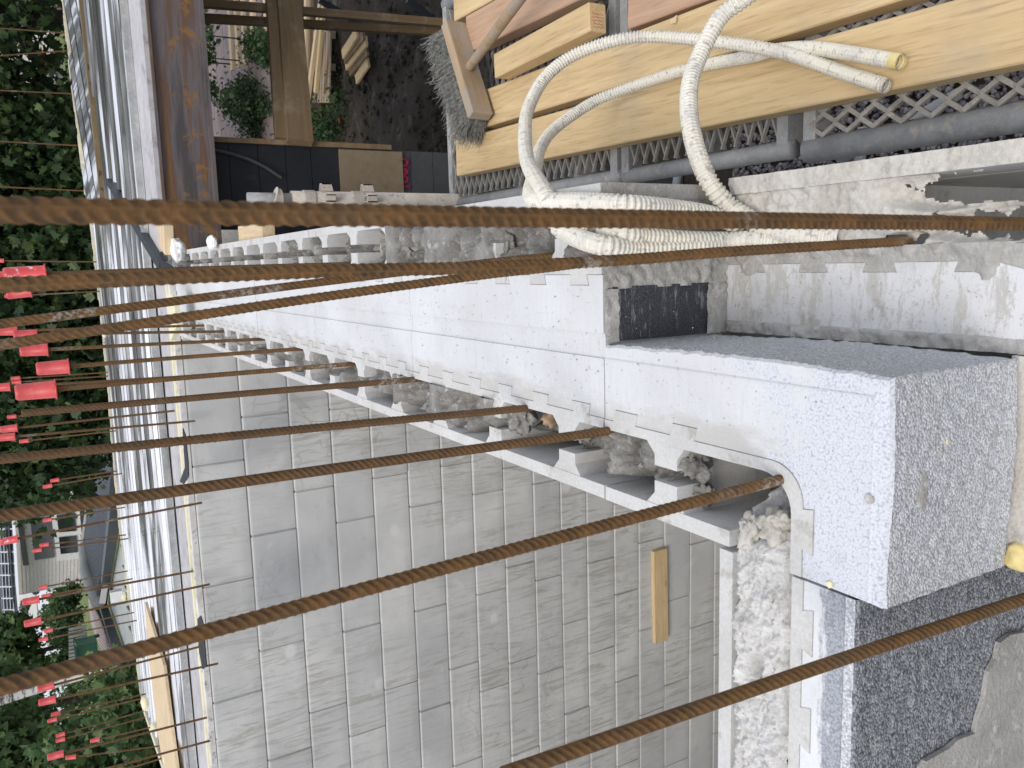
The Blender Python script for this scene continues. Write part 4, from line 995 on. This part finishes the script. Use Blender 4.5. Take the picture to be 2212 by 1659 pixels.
# ------------------------------------------------------------------ foliage
def leaves(name, centers, rad, n, size, mat, parent=None, lobes=True, flat=0.):
    """n small leaf faces gathered in clumps"""
    C = np.array(centers)[rng.integers(0, len(centers), n)]; R = np.array(rad) if np.ndim(rad) else rad
    P = C+rng.normal(0, 1, (n, 3))*R*.5
    A = rng.normal(size=(n, 3)); A[:, 2] += flat; A /= np.linalg.norm(A, axis=1)[:, None]
    Bq = np.cross(A, rng.normal(size=(n, 3))); Bq /= np.linalg.norm(Bq, axis=1)[:, None]; Cq = np.cross(A, Bq)
    s = size*rng.uniform(.55, 1.25, n)
    sh = np.array([(0, -.5), (.25, -.38), (.5, -.2), (.28, 0), (.5, .28), (.2, .22), (0, .6), (-.2, .22), (-.5, .28), (-.28, 0), (-.5, -.2), (-.25, -.38)]) if lobes else np.array([(0, -.6), (.26, -.1), (.2, .3), (0, .6), (-.2, .3), (-.26, -.1)])
    k = len(sh); bend = (np.abs(sh[:, 0])*.35)[None, :, None]
    v = P[:, None, :]+(Bq[:, None, :]*sh[None, :, 0:1]+Cq[:, None, :]*sh[None, :, 1:2]+A[:, None, :]*bend)*s[:, None, None]
    me = bpy.data.meshes.new(name); nv = n*k
    me.vertices.add(nv); me.vertices.foreach_set('co', v.reshape(-1)); me.loops.add(nv); me.loops.foreach_set('vertex_index', np.arange(nv))
    me.polygons.add(n); me.polygons.foreach_set('loop_start', np.arange(n)*k); me.polygons.foreach_set('loop_total', np.full(n, k)); me.update(calc_edges=True)
    return link(name, me, mat, parent)
def tree(label, base, top_c, rad, n, size, cl, mat, grp='trees behind the building', trunk_r=.12, nm='maple_tree', hole=None):
    th = thing(nm, label, 'tree', (0, 0, 0), grp); base = V(base); tc = V(top_c); rad = np.array(rad)
    cs = []
    while len(cs) < cl:
        d = rng.normal(size=3); d /= np.linalg.norm(d); rr = rng.uniform(.35, 1)**.5
        c_ = np.array(tc)+d*rad*rr
        if c_[2] < base.z+.3: continue
        if hole and hole(c_): continue
        cs.append(c_)
    t = MB(); mid = base.lerp(tc, .55); t.tube([base, base.lerp(mid, .5)+V((.05, 0, 0)), mid, tc+V((0, 0, rad[2]*.4))], [trunk_r, trunk_r*.85, trunk_r*.65, trunk_r*.2], 8)
    for c_ in cs[::max(1, len(cs)//26)]:
        q = mid.lerp(tc, random.random()); t.tube([q, q.lerp(V(c_), .5)+V((0, 0, .1)), V(c_)], [trunk_r*.3, trunk_r*.17, trunk_r*.06], 5)
    t.build('trunk', M['bark'], th, smooth=True)
    o = leaves('crown', cs, .5, n, size, mat, th); o['kind'] = 'stuff'
    return th
T = tree
T('sparse maple behind the deck at the far right, houses showing through', aty(250, 200, 14.5), aty(20, 190, 14.5), (1.9, 1.1, 1.7), 2800, .12, 40, M['leaf'])
T('maple at the right with a bare limb crossing the brown roof', aty(250, 40, 13.2), aty(-40, 40, 13.2), (1.2, 1.0, 1.3), 2800, .12, 34, M['leaf'])
T('dense dark maple right of the nearest rebars', aty(290, 440, 13.5), aty(50, 420, 13.5), (1.15, 1.3, 2.3), 17000, .12, 170, M['leaf'])
T('dense dark maple directly behind the rebar row', aty(290, 690, 13.), aty(60, 660, 13.), (1.35, 1.3, 2.4), 23000, .118, 210, M['leaf'])
T('dense maple left of the middle, its crown overhanging the tiled roof', aty(290, 880, 14.), aty(0, 905, 13.6), (1.1, 1.2, 1.3), 14000, .118, 190, M['leaf'])
T('maple crown hanging in front of the white house', aty(200, 1080, 15.), aty(60, 975, 14.2), (.55, .8, .85), 6500, .115, 80, M['leaf'])
T('tall leafy tree above the left yard', aty(230, 1500, 26), aty(-90, 1560, 26), (1.7, 1.8, 2.0), 5200, .26, 170, M['leaf2'], trunk_r=.18, nm='leafy_tree')
T('leafy tree in the far left corner beyond the bushes', aty(260, 1620, 18), aty(30, 1690, 18), (1.3, 1.3, 1.7), 6000, .2, 130, M['leaf2'], nm='leafy_tree')
T('distant rounded tree over the lawn beside the house', aty(170, 1390, 34), aty(15, 1420, 34), (1.3, 1.5, 1.1), 3200, .3, 90, M['leaf2'], nm='leafy_tree')
T('added tall tree above the view, there for dark reflections in the deck', aty(260, 560, 19), aty(-400, 560, 19), (3.4, 2., 3.0), 9000, .26, 150, M['leaf'])  # crown added out of view so the deck reflects something dark
def bush(label, cs, rad, n, size, mat, nm='bush', grp='bushes and weeds round the building'):
    th = thing(nm, label, 'bush', (0, 0, 0), grp); t = MB()
    for c_ in cs[:4]:
        MB().tube([V((c_[0], c_[1], c_[2]-.5)), V(c_)], [.012, .006], 5).build('stem', M['bark'], th)
    o = leaves('leaves', [tuple(c_) for c_ in cs], rad, n, size, mat, th, flat=.8); o['kind'] = 'stuff'
def jit(p, n, s): return [tuple(np.array(p)+rng.normal(0, 1, 3)*s) for _ in range(n)]
bush('glossy dark bush left of the deck corner', jit(aty(305, 1560, 10.5), 26, (.42, .3, .22)), .25, 3400, .09, M['leaf2'])
bush('big light green bush in the bottom left corner', jit(aty(315, 1640, 9.6), 26, (.45, .3, .35)), .3, 4200, .11, M['leaf2'])
bush('loose bush with hanging leaves in front of the paving', jit(aty(236, 1490, 13.), 9, (.35, .3, .2)), .25, 420, .14, M['leaf2'])
bush('broad dark hedge along the back of the lawn', jit(aty(128, 1345, 40), 26, (1.5, .5, .22)), .4, 5200, .16, M['leaf2'])
bush('light green shrubs on the lawn before the grey paling fence', jit(aty(150, 1330, 33), 14, (.9, .4, .12)), .3, 2400, .12, M['weed'])
bush('green weeds beside the stacked boards under the deck', jit(atz(540, 225, G+.4), 22, (.22, .45, .12)), .24, 5200, .052, M['weed'])
bush('taller weeds growing between the boards and the timber rail', jit(atz(570, 110, G+.4), 14, (.10, .45, .10)), .18, 1900, .06, M['weed'])
bush('low weeds on the dark soil by the edge timber', jit(atz(690, 275, G+.15), 18, (.28, .35, .05)), .2, 2100, .045, M['weed'])
bush('small weeds round the pallet on the soil', jit(atz(720, 215, G+.1), 12, (.25, .35, .03)), .18, 420, .04, M['weed'])
bush('ivy hanging below the rusty beam', jit(aty(440, 120, 13.5), 12, (.5, .3, .06)), .15, 600, .08, M['weed'])
# ------------------------------------------------------------------ loose timber on the ground under the deck
def ground_board(a, b, w, th_, z, mat, label, grp):
    t = timber('board', atz(*a, z), atz(*b, z), w, th_, mat); return tag(t, label, 'board', grp)
g1 = 'boards stacked on the paving'
for k, (x0_, x1_, l_) in enumerate(((494, 503, 'nearest the beam'), (509, 516, 'second from the beam'), (524, 530, 'third from the beam'))):
    ground_board((x0_, -10), (x1_, 152-6*k), .16, .05, G+.55-.03*k, M['wood_pale'], 'pale stacked board on the paving, '+l_, g1)
ground_board((545, -10), (548, 122), .18, .05, G+.5, M['wood_pale'], 'short pale stacked board lying outermost on the paving', g1)
ground_board((572, -10), (577, 94), .10, .05, G+.35, M['wood_pale'], 'single narrow board lying apart in the weeds', g1)
g2 = 'long battens lying on the pallet'
for k, (a, b, l_) in enumerate((((662, -20), (661, 215), 'left one'), ((673, -20), (668, 205), 'darker middle one'), ((696, -20), (664, 226), 'bright slanting one'), ((703, -20), (682, 200), 'right slanting one'))):
    ground_board(a, b, .075, .045, G+.32+.02*k, [M['wood_pale'], M['wood_shade'], M['wood_pale'], M['wood']][k], 'long batten on the pallet, '+l_, g2)
pl = thing('pallet', 'grey weathered pallet lying on the dark soil', 'pallet')
for k in range(6):
    a = atz(686+5.5*k, 70, G+.22); b = atz(682+5.5*k, 222, G+.22); t = timber('slat', a, b, .075, .02, M['wood_old'], None); t.parent = pl
for yy_ in (75, 145, 215):
    t = timber('bearer', atz(682, yy_, G+.13), atz(718, yy_, G+.13), .09, .09, M['wood_old']); t.parent = pl
g3 = 'short sawn boards dumped on the soil'
for k, (a, b, l_) in enumerate((((741, 118), (772, 70), 'uppermost'), ((745, 128), (786, 74), 'second'), ((748, 142), (792, 88), 'third'), ((756, 155), (794, 108), 'fourth'), ((770, 172), (796, 134), 'separate lowest'))):
    ground_board(a, b, .12, .03, G+.12+.03*(4-k), M['wood_shade'] if k in (1, 3) else M['wood'], 'short sawn board on the soil, '+l_+' of the heap', g3)
lmp = thing('garden_lamp', 'small dark garden lamp post in the weeds by the paving', 'lamp')
P0 = atz(513, 300, G+.1); MB().tube([P0, P0+V((0, 0, .95))], .018, 8).build('pole', M['fascia'], lmp); MB().box(P0.x-.05, P0.x+.05, P0.y-.05, P0.y+.05, P0.z+.95, P0.z+1.15).build('head', M['fascia'], lmp)
o = blob('red_rag', atz(733, 262, G+.05), .05, M['red'], None, (1, .6, .3), .3, 2, 1); tag(o, 'small red scrap on the dark soil', 'scrap')
# ------------------------------------------------------------------ neighbouring buildings
def poly(P, Y, th, name, mat, parent):
    return MB().slab([aty(x, y, Y) for x, y in P], (0, th, 0)).build(name, mat, parent)
hs = thing('white_house', 'white clapboard house with large white framed windows and dark tiled roof', 'house')
HY = 38.
# clapboards: each board a course with a lip
def clap(P0, P1, P2, P3, n, nm, parent, Y, mat):
    m = MB()
    for k in range(n):
        a = P0.lerp(P3, k/n); b = P1.lerp(P2, k/n); c_ = P1.lerp(P2, (k+1)/n); d = P0.lerp(P3, (k+1)/n)
        m.add([a, b, c_+V((0, -.016, 0)), d+V((0, -.016, 0)), d, c_], [(0, 1, 2, 3), (3, 2, 5, 4)])
    return m.build(nm, mat, parent)
clap(aty(24, 980, HY), aty(41, 1286, HY), aty(196, 1254, HY), aty(215, 970, HY), 20, 'siding', hs, HY, M['siding'])
poly([(24, 978), (41, 1284), (230, 1250), (232, 972)], HY+.15, .2, 'wall', M['siding'], hs)
poly([(37, 1125), (50, 1222), (62, 1221), (49, 1122)], HY-.07, .06, 'panel', M['greypanel'], hs)
poly([(65, 1122), (75, 1210), (118, 1204), (110, 1116)], HY-.08, .06, 'panel', M['greypanel'], hs)
wnd = poly([(110, 1108), (124, 1212), (188, 1205), (178, 1095)], HY-.10, .09, 'window', M['white'], hs)
for P in ([(122, 1113), (127, 1150), (165, 1147), (160, 1106)], [(127, 1161), (131, 1197), (168, 1193), (165, 1157)], [(172, 1104), (176, 1150), (192, 1148), (188, 1100)], [(174, 1156), (178, 1200), (186, 1199), (190, 1155)]):
    o = poly(P, HY-.14, .03, 'pane', M['glass'], wnd)
poly([(0, 1030), (5, 1095), (36, 1362), (42, 1360), (30, 1230), (10, 1030)], HY-.6, .3, 'gutter', M['siding'], hs)
rf = MB()
for k in range(14):
    for j in range(5):
        y = 1020+k*25; x = -14+j*7+(k*25)*.055
        rf.slab([aty(x, y, HY-.5-j*.05), aty(x+1.2, y+22, HY-.5-j*.05), aty(x+7.2, y+21, HY-.7-j*.05), aty(x+6, y-1, HY-.7-j*.05)], (0, .05, 0))
rf.build('roof', M['roofdark'], hs)
# low neighbouring building: tiled hip roof and pale sheet roof with dark parapet
sh = thing('low_building', 'low building with ribbed dark roof and pale sheet roof inside a dark parapet', 'building')
def zq(x, y, z): return atz(x, y, z)
R1, R2, R3, R4 = aty(222, 900, 21), aty(183, 1179, 21), aty(214, 1300, 17.5), aty(262, 990, 17.5)
rb = MB(); n = 46
rb.add([R1, R2, R3, R4], [(0, 1, 2, 3)])
for k in range(n):
    a = R1.lerp(R2, k/n); b = R4.lerp(R3, k/n); rb.bar(a+V((0, 0, .03)), b+V((0, 0, .03)), .06, .05)
rb.build('ribbed_roof', M['roofdark'], sh)
rc = MB(); rc.tube([R2+(R1-R2)*.0, R2.lerp(R3, .5)+V((0, 0, .1)), R3], .13, 8); rc.tube([R1, R2], .10, 8); rc.build('ridge_cap', M['greyfence'], sh, smooth=True)
MB().bar(R3+V((0, -.1, -.05)), R4+V((0, -.1, -.05)), .08, .1).build('gutter', M['siding'], sh)
# parapet polyline
Q = [zq(262, 985, -.18), zq(238, 1180, -.18), zq(221, 1304, -.18), zq(258, 1420, -.18), zq(290, 1515, -.18), zq(312, 1590, -.18)]
pp = MB()
for a, b in zip(Q, Q[1:]): pp.bar(a, b, .16, .15)
pp.build('parapet', M['fascia'], sh)
ZR = -.30
ws = [V((q.x, q.y, ZR)) for q in Q]+[V((-5.2, 9.6, ZR)), V((.2, 9.8, ZR)), V((.2, 12, ZR))]
MB().slab(ws, (0, 0, -.06)).build('sheet_roof', M['sheet'], sh)
st = MB()
for k in range(26):
    x = -8.5+k*.33; st.bar((x, 9.7, ZR+.02), (x-.9, 13.6, ZR+.02), .03, .04)
st.build('standing_seam', M['greypanel'], sh)
MB().slab([(-9, 9.7, -.37), (.2, 9.9, -.37), (.2, 9.9, -3.3), (-9, 9.7, -3.3)], (0, .2, 0)).build('wall', M['sheet'], sh)
o = MB().box(0, .16, 0, .12, 0, .16).build('roof_vent', M['white'], sh); o.location = atz(266, 1298, -.2)
# paved yard behind the parapet with joints, bin, fence, birch, parked van
def yard(P, Yz, name, mat, label=None):
    o = MB().slab([atz(x, y, Yz) for x, y in P], (0, 0, -.05)).build(name, mat); o['kind'] = 'structure'; return o
YZ = -1.02
yd = MB().slab([atz(190, 1290, YZ), atz(212, 1330, YZ), atz(300, 1570, YZ), atz(345, 1700, YZ), atz(300, 1700, YZ), atz(246, 1480, YZ), atz(196, 1345, YZ)], (0, 0, -.05)).build('paved_yard', M['paver']); yd['kind'] = 'structure'; yd['label'] = 'pinkish paved yard behind the low building'
jm = MB()
for k in range(26):
    a = atz(192+3.3*k*.6, 1292+9*k, YZ+.01); b = atz(214+3.6*k, 1330+9.5*k, YZ+.01); jm.bar(a, b, .03, .012)
jm.build('paving_joints', M['pavejoint'], yd)
bn = thing('wheeled_bin', 'green wheeled rubbish bin standing at the edge of the paved yard', 'bin')
bc = aty(188, 1402, 30.)
def bx_(name, c_, sx_, sy_, sz_, mat, parent): return MB().box(c_.x-sx_/2, c_.x+sx_/2, c_.y-sy_/2, c_.y+sy_/2, c_.z-sz_/2, c_.z+sz_/2).build(name, mat, parent)
bx_('body', bc, .62, .6, .62, M['greenbin'], bn); bx_('lid', bc+V((0, -.03, .34)), .7, .7, .07, M['greenbin'], bn)
for s in (-1, 1): MB().tube([bc+V((s*.3-.03, .2, -.33)), bc+V((s*.3+.03, .2, -.33))], .09, 12).build('wheel', M['fascia'], bn)
fn = thing('low_fence', 'short grey paling fence beside the green bin', 'fence')
for k in range(9):
    c_ = aty(168, 1356+8*k, 30.6); bx_('paling', c_, .09, .04, .55, M['greyfence'], fn)
bx_('rail', aty(176, 1388, 30.65), 1.5, .04, .06, M['greyfence'], fn)
vn = thing('parked_van', 'white van partly hidden behind the house corner', 'van')
vc = aty(62, 1312, 46.)
m = MB(); m.prism([(0, 0)], 0, 0) if False else None
prof = [(-1.1, -.35), (1.1, -.35), (1.15, -.05), (.8, .02), (.55, .38), (-1.1, .42)]
MB().slab([vc+V((x, 0, z)) for x, z in prof], (0, 1.8, 0)).build('body', M['white'], vn)
MB().slab([vc+V((x, -.02, z)) for x, z in ((-.8, .05), (.5, .05), (.42, .32), (-.8, .34))], (0, .03, 0)).build('side_window', M['glass'], vn)
for s in (-.75, .75): MB().tube([vc+V((s, -.06, -.38)), vc+V((s, .15, -.38))], .17, 16).build('wheel', M['fascia'], vn)
bt = thing('birch_tree', 'white birch trunk behind the leaning thick rebar', 'tree')
a, b = aty(330, 1408, 16), aty(-60, 1530, 16); t_ = MB(); t_.tube([a-V((0, 0, 1)), a, a.lerp(b, .5)+V((.02, 0, 0)), b, b+V((0, 0, 1.5))], [.14, .125, .115, .10, .09], 14); t_.build('trunk', M['birch'], bt, smooth=True)
o = leaves('crown', jit(b+V((0, 0, 1.3)), 30, (.8, .6, .5)), .6, 3000, .12, M['leaf2'], bt); o['kind'] = 'stuff'
sg = poly([(252, 1460), (268, 1455), (274, 1478), (258, 1482)], 19, .03, 'yard_sign', M['white'], None); tag(sg, 'small white sign with red figure beside the birch', 'sign')
sm = MB().tube([aty(264, 1463, 18.97), aty(262, 1470, 18.97), aty(268, 1474, 18.97), aty(262, 1478, 18.97)], .012, 6).build('red_figure', M['redwall'], sg)
# buildings seen through the right hand trees
rh = thing('red_building', 'red boarded building with white trim seen through the maple', 'house')
poly([(-30, 100), (-30, 330), (128, 330), (118, 50), (100, 40)], 34, .3, 'wall', M['siding'], rh)
for P in ([(78, 122), (116, 124), (117, 142), (84, 140)], [(84, 144), (117, 145), (117, 158), (88, 156)], [(76, 162), (95, 163), (94, 178), (78, 176)]): poly(P, 33.8, .1, 'red_panel', M['redwall'], rh)
poly([(64, 105), (98, 108), (100, 113), (66, 112)], 33.8, .1, 'orange_band', M['orange'], rh)
poly([(118, 120), (130, 125), (134, 170), (120, 190)], 33.6, .1, 'grey_panel', M['greypanel'], rh)
poly([(64, 172), (76, 174), (80, 330), (66, 330)], 33.7, .1, 'grey_panel', M['greypanel'], rh)
bh = thing('brown_roofed_house', 'house with brown roof and white fascia behind the right maple', 'house')
poly([(-20, 44), (0, 42), (150, 60), (165, -40), (-20, -60)], 28, .3, 'roof', M['brownroof'], bh)
poly([(-20, 50), (0, 48), (118, 56), (118, 66), (0, 58), (-20, 60)], 27.7, .2, 'fascia', M['white'], bh)
mh = thing('pale_house', 'pale house gable showing between the maple crowns above the ribbed roof', 'house')
poly([(60, 700), (60, 1010), (214, 1010), (222, 880), (206, 700)], 36, .3, 'wall', M['siding'], mh)
poly([(176, 720), (206, 720), (216, 870), (182, 860)], 35.7, .2, 'grey_panel', M['greypanel'], mh)
poly([(205, 800), (214, 800), (222, 890), (210, 890)], 35.6, .2, 'timber_trim', M['wood'], mh)
poly([(64, 760), (75, 760), (75, 880), (64, 880)], 35.6, .2, 'eave', M['roofdark'], mh)
far_bh = thing('dark_roofed_house', 'dark roofed house corner at the far left behind the trees', 'house')
poly([(-20, 1180), (-20, 1345), (6, 1345), (2, 1290)], 60, .5, 'roof', M['roofdark'], far_bh)
